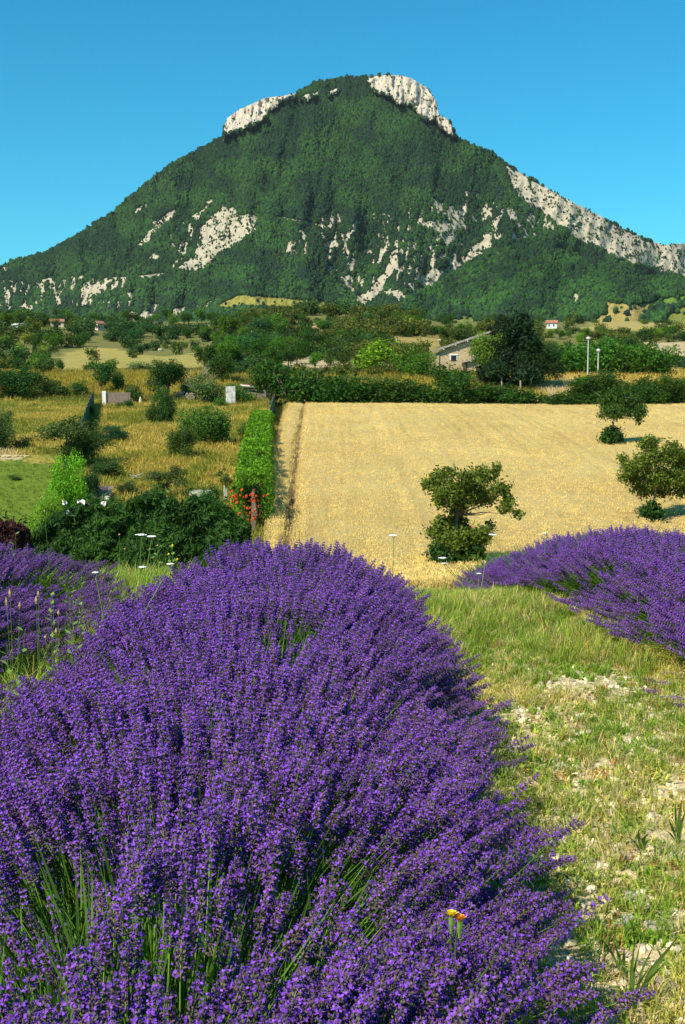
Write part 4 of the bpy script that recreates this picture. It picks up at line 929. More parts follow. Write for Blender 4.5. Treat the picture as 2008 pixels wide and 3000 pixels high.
# ------------------------------------------------------------------ conifer hedge and climber hedge
def hedge_block(name, pts, wid, hts, n, leaf, col, label, seed, part='foliage', elong=1.3, mt=None):
    """leafy hedge following ground points; its outline and top are uneven"""
    g = np.random.default_rng(seed); pts = np.asarray(pts, float); seg = np.linalg.norm(np.diff(pts, axis=0), axis=1); cum = np.concatenate([[0], np.cumsum(seg)])
    t = g.random(n) * cum[-1]; x = np.interp(t, cum, pts[:, 0]); y = np.interp(t, cum, pts[:, 1]); H = np.interp(t, cum, hts)
    dx = np.interp(t, cum[:-1], np.gradient(pts[:, 0])[:-1] if len(pts) > 2 else np.full(len(pts) - 1, pts[1, 0] - pts[0, 0])); dy = np.interp(t, cum[:-1], np.gradient(pts[:, 1])[:-1] if len(pts) > 2 else np.full(len(pts) - 1, pts[1, 1] - pts[0, 1]))
    l = np.hypot(dx, dy); nx, ny = -dy / l, dx / l
    H = H * (1 + .28 * (fbm(t * .9, t * 0, seed, 3) - .5) * 2)
    fa = g.random(n); side = np.where(fa < .33, -1, np.where(fa < .62, 1, 0)); u = g.random(n)
    hz = np.where(side != 0, u ** .8 * H, H * (1 - .12 * g.random(n) ** 2)); off = np.where(side != 0, side * wid / 2 * (1 - .25 * (hz / H) ** 3), (g.random(n) - .5) * wid)
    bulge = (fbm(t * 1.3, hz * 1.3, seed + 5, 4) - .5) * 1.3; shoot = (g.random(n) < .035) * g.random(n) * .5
    off = off + np.where(side != 0, side * bulge, 0) - np.sign(off) * g.random(n) * .25; hz = hz + np.where(side == 0, bulge * .8 + shoot, 0); off = off + side * shoot * .6
    p = np.stack([x + nx * off, y + ny * off, gz(x, y) + hz], 1)
    nrm = np.stack([nx * side, ny * side, np.where(side == 0, 1, .25)], 1) + g.normal(size=(n, 3)) * .6; nrm /= np.linalg.norm(nrm, axis=1)[:, None]
    a = np.cross(nrm, g.normal(size=(n, 3))) ; a[:, 2] += .5; a /= np.linalg.norm(a, axis=1)[:, None]; bb = np.cross(nrm, a)
    s = leaf * (.55 + .9 * g.random(n))[:, None]
    o0 = np.array([pts[0, 0], pts[0, 1], float(gz(pts[0, 0], pts[0, 1]))])
    v = np.stack([p - a * s * elong, p - bb * s * .5, p + a * s * elong, p + bb * s * .5], 1).reshape(-1, 3) - o0
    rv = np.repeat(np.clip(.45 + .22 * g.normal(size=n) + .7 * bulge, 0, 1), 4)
    e = empty(name, tuple(o0), label, 'hedge'); o = link(part, make_mesh(part, v, np.arange(4 * n).reshape(-1, 4), mt or M_leaf, attrs={'rv': rv}), e); o.color = (*col, 1)
    # woody inside
    mb = MB(); 
    for q in range(int(cum[-1] / 1.2) + 1):
        xx, y2 = np.interp(q * 1.2, cum, pts[:, 0]), np.interp(q * 1.2, cum, pts[:, 1]); z0 = float(gz(xx, y2)); hh = np.interp(q * 1.2, cum, hts) * .82
        mb.tube([(xx - o0[0], y2 - o0[1], z0 - .2 - o0[2]), (xx - o0[0] + .1, y2 - o0[1], z0 + hh * .5 - o0[2]), (xx - o0[0], y2 - o0[1], z0 + hh - o0[2])], [.12, .2, .05], 5)
    mb.build('stems', M_bark, e)
    return e
hY = 47.5
def hpnt(px, Y=hY): return (P(px, 1500, Y)[0], Y)
hedge_block('conifer_hedge', [hpnt(95), hpnt(200), hpnt(330), hpnt(500), hpnt(640), hpnt(728)], 2.6,
            [2.0, 2.7, 3.4, 3.7, 3.5, 2.5], 80000, .058, (.034, .095, .014), 'dense dark green conifer hedge across the foot of the garden', 5, elong=2.0)
A, B = G(742, 1560), G(768, 1262)
hedge_block('climber_hedge', [(A[0], A[1]), ((A[0] * 2 + B[0]) / 3 - .1, (A[1] * 2 + B[1]) / 3), ((A[0] + 2 * B[0]) / 3 - .1, (A[1] + 2 * B[1]) / 3), (B[0], B[1])], 2.0, [2.8, 2.4, 2.1, 1.8], 38000, .10, (.11, .25, .012), 'bright green climber-covered hedge beside the wheat field', 6, elong=1.0)
hedge_block('purple_hedge', [hpnt(-60, 43), hpnt(30, 43), hpnt(80, 43.6)], 2.0, [2.7, 2.8, 2.3], 9000, .08, (.045, .016, .018), 'dark purple-leaved hedge at the left edge in front of the lawn', 7)
# red trumpet flowers on the climber
e0 = G(735, 1540); g = np.random.default_rng(12)
e = empty('trumpet_vine', tuple(e0), 'flowering vine with red-orange trumpets at the near end of the bright hedge', 'vine')
v, f, rv = leaf_cloud([(0.15, -.6, 1.4, .75, .6, 1.0), (-.5, -.6, 1.9, .5, .5, .5)], 2200, .09, 33); o = link('foliage', make_mesh('foliage', v, f, M_leaf, attrs={'rv': rv}), e); o.color = (.03, .08, .012, 1)
fl = MB()
fl.tube([(0, 0, 0), (0, 0, .06), (0, 0, .09)], [.025, .05, .13], 6, False); fl.tube([(0, 0, .07), (.04, .02, .1), (-.03, .05, .11)], [.1, .09, .03], 5)
flm = fl.mesh('trumpet_flower', M_red)
A0 = np.array([e0[0], e0[1], e0[2]]); Yf = 47.4
for q in range(52):
    if q < 20: px, py = 696 + g.normal() * 16, 1460 + g.normal() * 14
    else: px, py = 742 + g.normal() * 22, 1486 + g.normal() * 26
    a = P(px, py, Yf + g.normal() * .25) - A0; o = link('trumpet_flower', flm, e, tuple(a)); o.rotation_euler = (g.random() * 1.2 + .3, g.normal() * .4, g.random() * 6.28 - 3); o.scale = [.38 + .25 * g.random()] * 3

# ------------------------------------------------------------------ three trees in the wheat
def field_tree(name, base_px, lobes_px, n, leaf, col, label, trunk_m, forks, seed, skirt=None, rbase=.10):
    b0 = G(*base_px, .62, 40); Y = b0[1]; k = Y / F; g = np.random.default_rng(seed)
    e = empty(name, tuple(b0), label, 'tree')
    L = []
    for (px, py, rx, ry) in lobes_px:
        a = P(px, py, Y) - b0; L.append((a[0], g.normal() * .45, a[2], rx * k * 1.05, rx * k, ry * k * 1.05))
    v, f, rv = leaf_cloud(L, int(n * 2.1), leaf, seed, fill=.55); o = link('crown', make_mesh('crown', v, f, M_leaf, attrs={'rv': rv}), e); o.color = (*col, 1)
    mb = MB(); fk = [P(px, py, Y) - b0 for px, py in forks]
    mb.tube([(0, 0, -.2)] + [tuple(q) for q in fk], np.linspace(rbase, rbase * .6, len(fk) + 1), 7)
    for l in L:
        c0 = np.array(l[:3]); s0 = fk[-1] if c0[2] > fk[-1][2] - .35 else (fk[0] if c0[2] > fk[0][2] - .3 else np.array([0, 0, .5]))
        mid = (s0 + c0) / 2 + g.normal(size=3) * .12; c9 = s0 + (c0 - s0) * .8; mb.tube([s0, mid, c9], [rbase * .36, rbase * .2, rbase * .07], 5)
        for q in range(3):
            d = g.normal(size=3) * np.array(l[3:6]) * .9; mb.tube([c0, c0 + d * .5 + g.normal(size=3) * .05, c0 + d], [rbase * .16, rbase * .1, rbase * .03], 4)
    mb.build('trunk', trunk_m, e, True)
    if skirt:
        S_ = []
        for (px, py, rx, ry) in skirt: a = P(px, py, Y) - b0; S_.append((a[0], -.2, a[2], rx * k, rx * k * .9, ry * k))
        v, f, rv = leaf_cloud(S_, 2600, leaf * 1.1, seed + 1); o = link('undergrowth', make_mesh('undergrowth', v, f, M_leaf, attrs={'rv': rv}), e); o.color = (.03, .085, .012, 1)
WAL = (.105, .155, .018)
field_tree('walnut_tree', (1325, 1650), [(1270, 1415, 34, 28), (1310, 1395, 34, 26), (1360, 1400, 30, 24), (1420, 1400, 36, 34), (1452, 1378, 16, 24), (1465, 1430, 28, 22), (1485, 1465, 20, 22), (1310, 1445, 46, 34), (1370, 1445, 48, 40), (1430, 1455, 34, 34), (1345, 1490, 34, 22), (1290, 1470, 22, 24), (1470, 1485, 22, 14), (1508, 1500, 16, 10),
            (1300, 1540, 30, 24), (1345, 1530, 26, 30), (1285, 1568, 30, 20), (1350, 1570, 46, 28), (1410, 1560, 34, 22), (1440, 1545, 10, 22), (1320, 1600, 46, 30), (1385, 1600, 44, 30), (1345, 1580, 44, 34), (1330, 1620, 50, 26), (1370, 1630, 50, 24), (1345, 1545, 36, 24)], 7800, .085, WAL,
           'two-tiered walnut tree standing alone in the near part of the wheat', M_bark, [(1335, 1590), (1340, 1510)], 21, [(1325, 1630, 56, 34), (1290, 1620, 34, 26), (1380, 1625, 44, 30)])
field_tree('walnut_tree', (1912, 1518), [(1840, 1370, 30, 24), (1880, 1350, 38, 28), (1930, 1340, 34, 30), (1885, 1295, 16, 18), (1915, 1305, 26, 26), (1960, 1320, 34, 32), (2000, 1345, 40, 34), (1860, 1400, 44, 24), (1915, 1395, 50, 32), (1975, 1395, 48, 34), (2030, 1400, 40, 34), (1890, 1435, 40, 22), (1950, 1440, 44, 24), (2010, 1440, 34, 22), (1835, 1345, 18, 14)], 6500, .085, WAL,
           'spreading walnut tree at the right edge of the wheat field', M_bark, [(1915, 1470), (1925, 1430)], 22, [(1898, 1500, 26, 14), (1918, 1504, 22, 10), (1908, 1482, 16, 18)])
field_tree('walnut_sapling', (1788, 1300), [(1780, 1180, 30, 26), (1810, 1160, 34, 26), (1850, 1175, 32, 26), (1790, 1205, 32, 22), (1835, 1200, 36, 24), (1868, 1205, 20, 22), (1875, 1230, 10, 18), (1765, 1215, 12, 14), (1820, 1145, 20, 18)], 3600, .11, (.045, .10, .014),
           'small pale-trunked walnut tree farthest back in the wheat', M_pale_bark, [(1793, 1262), (1800, 1225)], 23, [(1793, 1272, 28, 24), (1780, 1284, 24, 16), (1806, 1286, 22, 14)], rbase=.13)

# ------------------------------------------------------------------ lavender
def solid(name, c1, c2, rough=0.7, tr=0.0, spec=.2):
    m, nt, b = mat(name, None, rough, spec=spec)
    oi = N(nt, 'ShaderNodeObjectInfo'); rv = N(nt, 'ShaderNodeAttribute', attribute_name='rv').outputs['Fac']
    mx = N(nt, 'ShaderNodeMath', operation='MULTIPLY_ADD'); nt.links.new(oi.outputs['Random'], mx.inputs[0]); mx.inputs[1].default_value = .45
    m2 = N(nt, 'ShaderNodeMath', operation='MULTIPLY'); nt.links.new(rv, m2.inputs[0]); m2.inputs[1].default_value = .55
    nt.links.new(m2.outputs[0], mx.inputs[2])
    col = ramp(nt, mx.outputs[0], [(0.1, c1), (0.9, c2)])
    nt.links.new(col, b.inputs['Base Color'])
    if tr:
        t = N(nt, 'ShaderNodeBsdfTranslucent'); ms = N(nt, 'ShaderNodeMixShader'); ms.inputs[0].default_value = tr
        nt.links.new(col, t.inputs['Color']); nt.links.new(b.outputs[0], ms.inputs[1]); nt.links.new(t.outputs[0], ms.inputs[2]); nt.links.new(ms.outputs[0], nt.nodes['Material Output'].inputs['Surface'])
    return m
M_stem = solid('lavender_stem', (.10, .23, .02), (.20, .34, .045), .6)
M_calyx = solid('lavender_calyx', (.055, .032, .085), (.17, .12, .12), .8)
M_petal = solid('lavender_petal', (.125, .032, .40), (.35, .105, .77), .6, .18)
def spike_proto(name, seed, whorls, hl, wid, stem=.42):
    g = np.random.default_rng(seed); V = []; F3 = []; F4 = []; m3 = []; m4 = []; rv = []
    def addtri(a, b_, c, m_): F3.append((a, b_, c)); m3.append(m_)
    # stem, three-sided and slightly bent
    bx, by = g.normal() * .012, g.normal() * .012; rows = []
    for z, r_ in ((-stem, .0014), (-stem * .45, .0013), (0, .0011), (hl * .9, .0006)):
        o = (z / stem) ** 2 if z < 0 else 0; st = len(V)
        for j in range(3): V.append((bx * o * 2 + r_ * math.cos(j * 2.09), by * o * 2 + r_ * math.sin(j * 2.09), z)); rv.append(.5)
        rows.append(st)
    for a, b_ in zip(rows[:-1], rows[1:]):
        for j in range(3): F4.append((a + j, a + (j + 1) % 3, b_ + (j + 1) % 3, b_ + j)); m4.append(0)
    # now and then a lower, detached whorl as lavandin has
    zs = list(np.linspace(.004, hl, whorls)); 
    if seed % 2: zs.insert(0, -.022)
    for q, z in enumerate(zs):
        t = max(0, z) / hl; rr = wid * (1 - .45 * t ** 1.5) * (.9 + .2 * g.random()); n = 8 if t < .85 else 5
        if z < 0: n = 5; rr *= .8
        for j in range(n):
            a = 6.283 * (j + .5 * (q % 2) + g.random() * .5) / n; ct, st_ = math.cos(a), math.sin(a)
            up = .35 + .5 * t + g.random() * .35; L = rr * (.75 + .35 * g.random()); d = np.array([ct, st_, up]); d /= np.linalg.norm(d)
            s0 = np.array([ct * .0012, st_ * .0012, z + g.normal() * .0015]); e1 = s0 + d * L * .62; e2 = s0 + d * L
            t1 = np.array([-st_, ct, 0]); t2 = np.cross(d, t1); w = .0019 + .0006 * g.random(); k = len(V); r_ = g.random()
            V.append(s0); V.append(e1 + t1 * w); V.append(e1 + t2 * w * .9); V.append(e1 - t1 * w); V.append(e1 - t2 * w * .9); V.append(e2)
            rv.extend([r_] * 6)
            for i in range(4): addtri(k, k + 1 + (i + 1) % 4, k + 1 + i, 1); addtri(k + 5, k + 1 + i, k + 1 + (i + 1) % 4, 1)
            if g.random() < .62:
                for i in range(2 + (g.random() < .5)):
                    fa = g.random() * 6.28; o1 = (t1 * math.cos(fa) + t2 * math.sin(fa)); pl = .0030 + .0014 * g.random(); o2 = np.cross(d, o1)
                    k = len(V); V += [e2 - d * .0004, e2 + o1 * pl * .6 + o2 * pl * .45 + d * .0012, e2 + o1 * pl * 1.15 + d * .0016, e2 + o1 * pl * .6 - o2 * pl * .45 + d * .0006]
                    rv.extend([g.random()] * 4); F4.append((k, k + 1, k + 2, k + 3)); m4.append(2)
    me = make_mesh(name, np.array([tuple(q) for q in V]), [np.array(F4), np.array(F3)], [M_stem, M_calyx, M_petal], fmat=m4 + m3, attrs={'rv': rv})
    return me
spike_m = [spike_proto('flower_spike', 900 + q, 7 + q % 3, .058 + .008 * (q % 4), .0118 + .0009 * (q % 3)) for q in range(8)]
spike_o = [proto('flower_spike', me) for me in spike_m]
leafy_p = []
for q in range(3):
    g = np.random.default_rng(70 + q); V = []; F4 = []; rv = []
    for j in range(46):
        a = g.random() * 6.28; el = .25 + 1.2 * g.random(); L = .16 + .18 * g.random(); d = np.array([math.cos(a) * math.cos(el), math.sin(a) * math.cos(el), math.sin(el)])
        s0 = g.normal(size=3) * .03; t1 = np.cross(d, g.normal(size=3)); t1 /= np.linalg.norm(t1); w = .0014 + .0010 * g.random(); k = len(V)
        V += [s0 - t1 * w, s0 + t1 * w, s0 + d * L * .6 + t1 * w * 1.3, s0 + d * L * .6 - t1 * w * 1.3, s0 + d * L]; F4 += [(k, k + 1, k + 2, k + 3)]; rv += [g.random()] * 5
    k5 = np.arange(46) * 5
    leafy_p.append(proto('lavender_leaves', make_mesh('lavender_leaves', V, [np.array(F4), np.stack([k5 + 3, k5 + 2, k5 + 4], 1)], M_leaf_i, attrs={'rv': rv})))

def lavender_row(row, y0, y1, n, half, hgt, label, seed, endround=.8, gap=.27, nleaf=2600, hfun=None):
    g = np.random.default_rng(seed)
    yb = y0 + (y1 - y0) * g.random(n); ax = np.interp(yb, row['y'], row['x'])
    phi = (g.random(n) * 2 - 1) * math.radians(80); phi = np.sign(phi) * np.abs(phi) ** .96
    tau = g.normal(size=n) * math.radians(5)
    # clumps: neighbouring stems share a lean, a length and an opening between clumps
    cl = fbm(yb * 2.2, phi * 3.0, seed, 3) - .5; cl2 = fbm(yb * 2.2 + 40, phi * 3.0, seed + 1, 3) - .5
    gp = fbm(yb * 3.0 + 9, phi * 4.2, seed + 2, 3) + .015 * np.clip((3.6 - yb), 0, 1) * (np.sin(phi) > .1)
    phi = phi + cl * .30; tau = tau + cl2 * .24
    endf = np.clip((yb - (y1 - endround)) / endround, 0, 1); tau = tau + endf * .9; 
    hf = hfun(yb) if hfun else np.ones(n)
    asp = (half - .12) * np.interp(yb, [2.0, 4.5, 8.5], [1.06, 1.0, .82]) if half == 1.03 else half - .12 + 0 * yb
    L = (1 / np.sqrt((np.cos(phi) / hgt) ** 2 + (np.sin(phi) / asp) ** 2)) * hf
    L = L * (1 + cl2 * .22) - np.clip(gp - .52, 0, 1) * gap * 3.0 - np.abs(g.normal(size=n)) * .035
    L = L * np.where(g.random(n) < .12, .86, 1)
    fine = fbm(yb * 8 + 3, phi * 13, seed + 4, 2); keep = ((gp < .60) | (g.random(n) < .25)) & ((fine < .60) | (g.random(n) < .25)); keep &= L > .2
    bx = g.normal(size=n) * .06 + np.sin(phi) * .06
    d = np.stack([np.sin(phi) * np.cos(tau), np.sin(tau), np.cos(phi) * np.cos(tau)], 1)
    # flowers straighten upwards a little at the tips
    tipd = d * .9 + np.array([0, 0, .14]) + g.normal(size=(n, 3)) * .06; tipd /= np.linalg.norm(tipd, axis=1)[:, None]
    base = np.stack([ax + bx, yb, gz(ax + bx, yb) + .02], 1); tip = base + d * L[:, None]
    tip[:, 2] = np.maximum(tip[:, 2], gz(tip[:, 0], tip[:, 1]) + .03)
    tip, tipd, L = tip[keep], tipd[keep], L[keep]; n = len(tip)
    rot = np.zeros((n, 3)); el = np.arccos(np.clip(tipd[:, 2], -1, 1)); az = np.arctan2(tipd[:, 1], tipd[:, 0])
    rot[:, 1] = el; rot[:, 2] = az      # tilt about Y, then turn about Z
    scl = 1.0 + .5 * g.random(n); idx = g.integers(0, 8, n)
    ym = (y0 + y1) / 2; cx = float(np.interp(ym, row['y'], row['x'])); o0 = np.array([cx, ym, float(gz(cx, ym))])
    e = empty('lavender_row', tuple(o0), label, 'lavender', 'lavender rows')
    px, py, dep = proj(tip[:, 0], tip[:, 1], tip[:, 2]); vis = (px > -20) & (px < 2028) & (py < 3050) & (dep > .9)
    order = np.argsort(np.where(vis, dep, 1e6)); first = order[:300]; rest = order[300:]; rest = rest[(dep[rest] > .7)]
    for i in first:
        o = link('flower_spike', spike_m[idx[i]], e, tuple(tip[i] - o0)); o.rotation_euler = rot[i]; o.scale = [scl[i]] * 3
    scatter('flower_spikes', tip[rest] - o0, rot[rest], scl[rest], idx[rest], spike_o, parent=e)
    # leafy base and long green stalks below the flowers
    m_ = nleaf; yb = y0 + (y1 - y0) * g.random(m_); ph = (g.random(m_) * 2 - 1) * 1.35; r_ = g.random(m_) ** .6
    hf = hfun(yb) if hfun else np.ones(m_)
    asp = half - .12; ax = np.interp(yb, row['y'], row['x']); lx = ax + np.sin(ph) * asp * .50 * r_ * hf; lz = np.cos(ph) * hgt * .45 * r_ * hf
    pp = np.stack([lx, yb, gz(lx, yb) + np.maximum(lz, 0)], 1) - o0
    col = np.array([.075, .17, .022]) * (.6 + .8 * g.random((m_, 1)))
    rt = np.stack([g.normal(size=m_) * .2 , ph * .7, g.random(m_) * .6], 1)
    scatter('leaf_tufts', pp, rt, .9 + .6 * g.random(m_), g.integers(0, 3, m_), leafy_p, col, parent=e)
    return e
lavender_row(LAV_ROWS[0], .55, 7.7, 19000, 1.03, .61, 'nearest lavender row filling the foreground, left of the grassy path', 31, .9, nleaf=3800)
lavender_row(LAV_ROWS[1], 3.6, 8.4, 10500, 1.22, .52, 'lavender row at the left edge beyond the tall weeds', 32, .8, nleaf=1800)
lavender_row(LAV_ROWS[2], 4.0, 12.7, 15000, .98, .59, 'lavender row at the right, beyond the grassy path', 33, .9, nleaf=3000, hfun=lambda y: np.interp(y, [6.8, 9, 10.5, 12.7], [1.0, .84, .70, .48]))

# ------------------------------------------------------------------ path: gravel, stones, grass, herbs
peb = []
for q in range(4):
    v, f = ico(1); g = np.random.default_rng(q); vv_ = v * (.7 + .6 * g.random((len(v), 1))) * np.array([1, .8, .5]); peb.append(proto('pebble', make_mesh('pebble', vv_, f, M_leaf_i, attrs={'rv': .35 + .3 * g.random(len(v))})))
m, nt, b = mat('pebble_limestone', None, .95, spec=.1); ic = N(nt, 'ShaderNodeAttribute', attribute_type='INSTANCER', attribute_name='icol').outputs['Color']; nt.links.new(ic, b.inputs['Base Color'])
for o in peb: o.data.materials[0] = m
def path_x(y): return np.interp(y, [0, 3, 6.5, 9.5, 12], [1.9, 1.75, 1.25, .95, .7]), np.interp(y, [0, 3, 6.5, 9.5, 12], [1.5, 1.15, .75, .6, .5])
n = 19000; y = 2.2 + 8.5 * rng.random(n) ** 1.3; c0, hw = path_x(y); x = c0 + (rng.random(n) * 2 - 1) * hw * 1.15
s = .004 + .024 * rng.random(n) ** 4
pc = np.array([.66, .58, .40]) * (.6 + .6 * rng.random((n, 1))) * np.where(rng.random((n, 1)) < .15, .62, 1)
scatter('gravel', np.stack([x, y, gz(x, y) + s * .2], 1), rng.normal(size=(n, 3)) * np.array([.3, .3, 3]), s, rng.integers(0, 4, n), peb, pc)
near_p = [tuft_proto('path_grass', 16, .085, .035, .0016, .9, 80 + q, M_leaf_i) for q in range(4)] + [tuft_proto('path_herb', 14, .035, .04, .007, 1.2, 90 + q, M_leaf_i) for q in range(2)]
n = 15000; y = 2.2 + 9.5 * rng.random(n) ** 1.1; c0, hw = path_x(y); x = c0 + (rng.random(n) * 2 - 1) * hw * 1.3
u = (x - c0) / hw; dens = fbm(x * 1.5, y * 1.5, 15, 4)
edge = .22 * np.abs(u) + .22 * np.clip((y - 6.5) / 2.5, 0, 1) - .14 * np.exp(-((u - .55) / .3) ** 2) * (y < 9)
keep = dens + edge + .25 * (rng.random(n) - .5) > .455
x, y, u, edge = x[keep], y[keep], u[keep], edge[keep]; n = len(x)
tone = fbm(x * 2, y * 2, 16, 3)[:, None] + .35 * (rng.random((n, 1)) - .5) + .25 * np.clip((y - 6.5) / 3, 0, 1)[:, None]
k = np.clip((tone - .35) * 3, 0, 1)
gc = np.array([.50, .47, .12]) * (1 - k) + np.array([.19, .32, .035]) * k; dry = rng.random(n) < .20; gc[dry] = (.60, .50, .26); dry = rng.random(n) < .05; gc[dry] = (.42, .24, .10)
scatter('path_grass', np.stack([x, y, gz(x, y)], 1), np.stack([rng.normal(size=n) * .2, rng.normal(size=n) * .2, rng.random(n) * 6.28], 1), (.55 + .7 * rng.random(n)) * (1 + .5 * np.clip((y - 7) / 2.5, 0, 1)), rng.integers(0, 6, n), near_p, gc)
# weeds on the slope crest and between the rows
weed_p = [tuft_proto('weed', 18, .30, .08, .0028, .55, 110 + q, M_leaf_i) for q in range(3)]
n = 2600
y = np.concatenate([4.2 + 5.6 * rng.random(n // 2), 8.4 + 5 * rng.random(n - n // 2)]); x = np.concatenate([-1.52 + rng.normal(size=n // 2) * .14, -3.5 + 6.5 * rng.random(n - n // 2)])
keep = (y < 9) | (np.abs(x - np.interp(y, LAV_ROWS[2]['y'], LAV_ROWS[2]['x'])) > .5); x, y = x[keep], y[keep]; n = len(x)
gc = np.array([.20, .32, .04]) * (.7 + .6 * rng.random((n, 1))); dry = rng.random(n) < .15; gc[dry] = (.42, .34, .16)
scatter('weeds', np.stack([x, y, gz(x, y)], 1), np.stack([rng.normal(size=n) * .15, rng.normal(size=n) * .15, rng.random(n) * 6.28], 1), np.where(x > .3, .5, 1) * (.6 + .75 * rng.random(n)), rng.integers(0, 3, n), weed_p, gc)

n = 2400; y = 6.6 + 2.9 * rng.random(n); c0, hw = path_x(y); x = c0 - .1 + (rng.random(n) * 2 - 1) * hw * 1.15
gc = np.array([.22, .32, .045]) * (.7 + .6 * rng.random((n, 1))); dry = rng.random(n) < .22; gc[dry] = (.52, .44, .2)
keep = fbm(x * 2.2, y * 1.2, 44, 3) + .12 * (y - 8) > .47; x, y, gc = x[keep], y[keep], gc[keep]; n = len(x)
scatter('crest_grass', np.stack([x, y, gz(x, y)], 1), np.stack([rng.normal(size=n) * .15, rng.normal(size=n) * .15, rng.random(n) * 6.28], 1), (.22 + .50 * rng.random(n) ** 2.5), rng.integers(0, 3, n), weed_p, gc)

# larger stones, each its own thing
stones = [(1835, 2712, 92, 50, 'g', 'large flat grey stone beside the lavender at the lower right'), (1905, 2722, 62, 62, 'g', 'upright grey stone touching the large flat one'), (1930, 2690, 50, 46, 'l', 'pale angular stone behind the upright grey one'),
          (1950, 2905, 96, 120, 'b', 'brownish flat slab lying under the broad grass blades'), (1990, 2508, 60, 26, 'l', 'whitish stone at the right edge of the path'), (1822, 2515, 66, 36, 'l', 'rounded cream stone in the middle of the bare patch'),
          (1868, 2532, 26, 24, 'l', 'small round white stone right of the cream one'), (1850, 2640, 80, 46, 'l', 'layered pale stone above the large flat grey one'), (1885, 2665, 70, 30, 'l', 'long thin pale stone right of the layered one'),
          (1815, 2660, 30, 20, 'l', 'small pale stone left of the layered one'), (1965, 2745, 56, 36, 'l', 'pale broken stone right of the upright grey one'), (1880, 2780, 34, 26, 'l', 'small cream stone below the upright grey one'),
          (1840, 2800, 26, 20, 'l', 'little pale stone in the lavender shade'), (1990, 2790, 40, 40, 'l', 'pale stone at the right edge beside the broad grass'), (1915, 2830, 22, 18, 'l', 'pebble sized white stone above the brown slab'),
          (1735, 2050, 30, 16, 'l', 'pale stone in the middle of the path'), (1560, 2060, 30, 12, 'l', 'flat pale stone at the left side of the path'), (1700, 2110, 44, 14, 'l', 'wide flat pale stone in the path centre'), (1640, 2250, 34, 18, 'l', 'cream stone on the path near the lavender edge'),
          (1850, 2280, 40, 18, 'l', 'cream stone at the right part of the path'), (1790, 1900, 40, 16, 'l', 'pale stone near the foot of the right lavender'), (1620, 1800, 26, 12, 'l', 'white stone beside the pale stick'), (1645, 1830, 34, 14, 'l', 'pale stone on the bare strip below the pale stick'),
          (1700, 1880, 30, 12, 'l', 'flat stone on the bare strip under the right lavender'), (1960, 2010, 40, 16, 'l', 'pale stone among the fallen lavender sprigs'), (1300, 1808, 40, 12, 'l', 'flat pale stone by the far right flank of the nearest lavender')]
for q, (px, py, w, h, t, l) in enumerate(stones):
    p = G(px, py); k = p[1] / F; mb = MB(); W = w * k * .5
    mb.rock((0, 0, W * .18), (W, W * .75 * (1.3 if h > w else 1), max(W * .42, h * k * .32)), q * 3.7, 3)
    o = mb.build('stone', M_stone_brown if t == 'b' else (noisy('grey_stone', (.30, .27, .21), (.48, .44, .35), 12, .9, .4, .01) if t == 'g' else M_limestone), loc=tuple(p)); o.rotation_euler = (0, 0, R.random() * 3)
    tag(o, l, 'stone', 'stones on the path')
# pale stick
p = G(1580, 1814); mb = MB(); mb.tube([(-.10, .05, .015), (0, 0, .03), (.10, -.045, .02)], [.012, .016, .012], 7); tag(mb.build('stick', M_white, loc=tuple(p)), 'short thick whitish stick lying across the grassy path', 'stick')
# fallen sprigs
for q, (px, py) in enumerate(((1885, 2010), (1925, 2018), (1880, 2042), (1925, 2062), (1968, 2083), (1960, 2062), (1935, 1990))):
    p = G(px, py); o = link('lavender_sprig', spike_m[q % 8], None, (p[0], p[1], p[2] + .035)); o.rotation_euler = (0, 1.50, -.3 - .5 * R.random()); o.scale = (1.15, 1.15, 1.15)
    tag(o, ('uppermost', 'second highest', 'leftmost', 'long middle', 'lowest', 'second lowest', 'right-hand upper')[q] + ' of the lavender stems drooping onto the right path edge', 'lavender sprig', 'lavender sprigs drooping onto the path')

# umbel flowers (wild carrot)
def umbel_plant(stems, base, Y, label, extra=0):
    b0 = P(base[0], base[1], Y); b0[2] = float(gz(b0[0], b0[1])); e = empty('wild_carrot', tuple(b0), label, 'wildflower'); g = np.random.default_rng(int(base[0]))
    for (px, py, w) in stems:
        t = P(px, py, Y) - b0; r_ = w * Y / F / 2; mid = t * .6 + np.array([g.normal() * .02, 0, 0]); mid[0] = t[0] * .45
        mb = MB(); mb.tube([(0, 0, 0), tuple(mid), tuple(t - np.array([0, 0, r_ * .8]))], [.0035, .003, .002], 5)
        for q in range(7): a = q * .9; mb.tube([tuple(t - np.array([0, 0, r_ * .8])), tuple(t + np.array([math.cos(a) * r_ * .7, math.sin(a) * r_ * .7, 0]))], .001, 3)
        st = mb.build('stem', M_green, e)
        mb = MB()
        for q in range(34):
            a = g.random() * 6.28; rr = r_ * g.random() ** .5; v, f = ico(1)
            mb.add(v * (.0045 + .003 * g.random()) * np.array([1.2, 1.2, .6]) + t + np.array([math.cos(a) * rr, math.sin(a) * rr, .1 * r_ - .15 * rr]), f3=f)
        mb.build('flower_head', M_umbel, e)
    for q in range(3):                       # feathery leaves
        mb = MB()
        for j in range(9):
            z = .1 + .12 * q; a = q * 2.1; c0 = np.array([math.cos(a), math.sin(a) * .4, .35]) * (.02 * j); mb.tube([np.array([0, 0, z]) + c0, np.array([0, 0, z]) + c0 + np.array([.02 * (-1) ** j, 0, .02])], [.0022, .0008], 3)
        mb.build('leaf', M_green, e)
umbel_plant([(414, 1566, 30), (444, 1571, 26)], (402, 1700), 7.4, 'wild carrot with two white umbels against the dark hedge')
umbel_plant([(1154, 1568, 24)], (1150, 1700), 8.6, 'single white wild carrot umbel against the wheat')
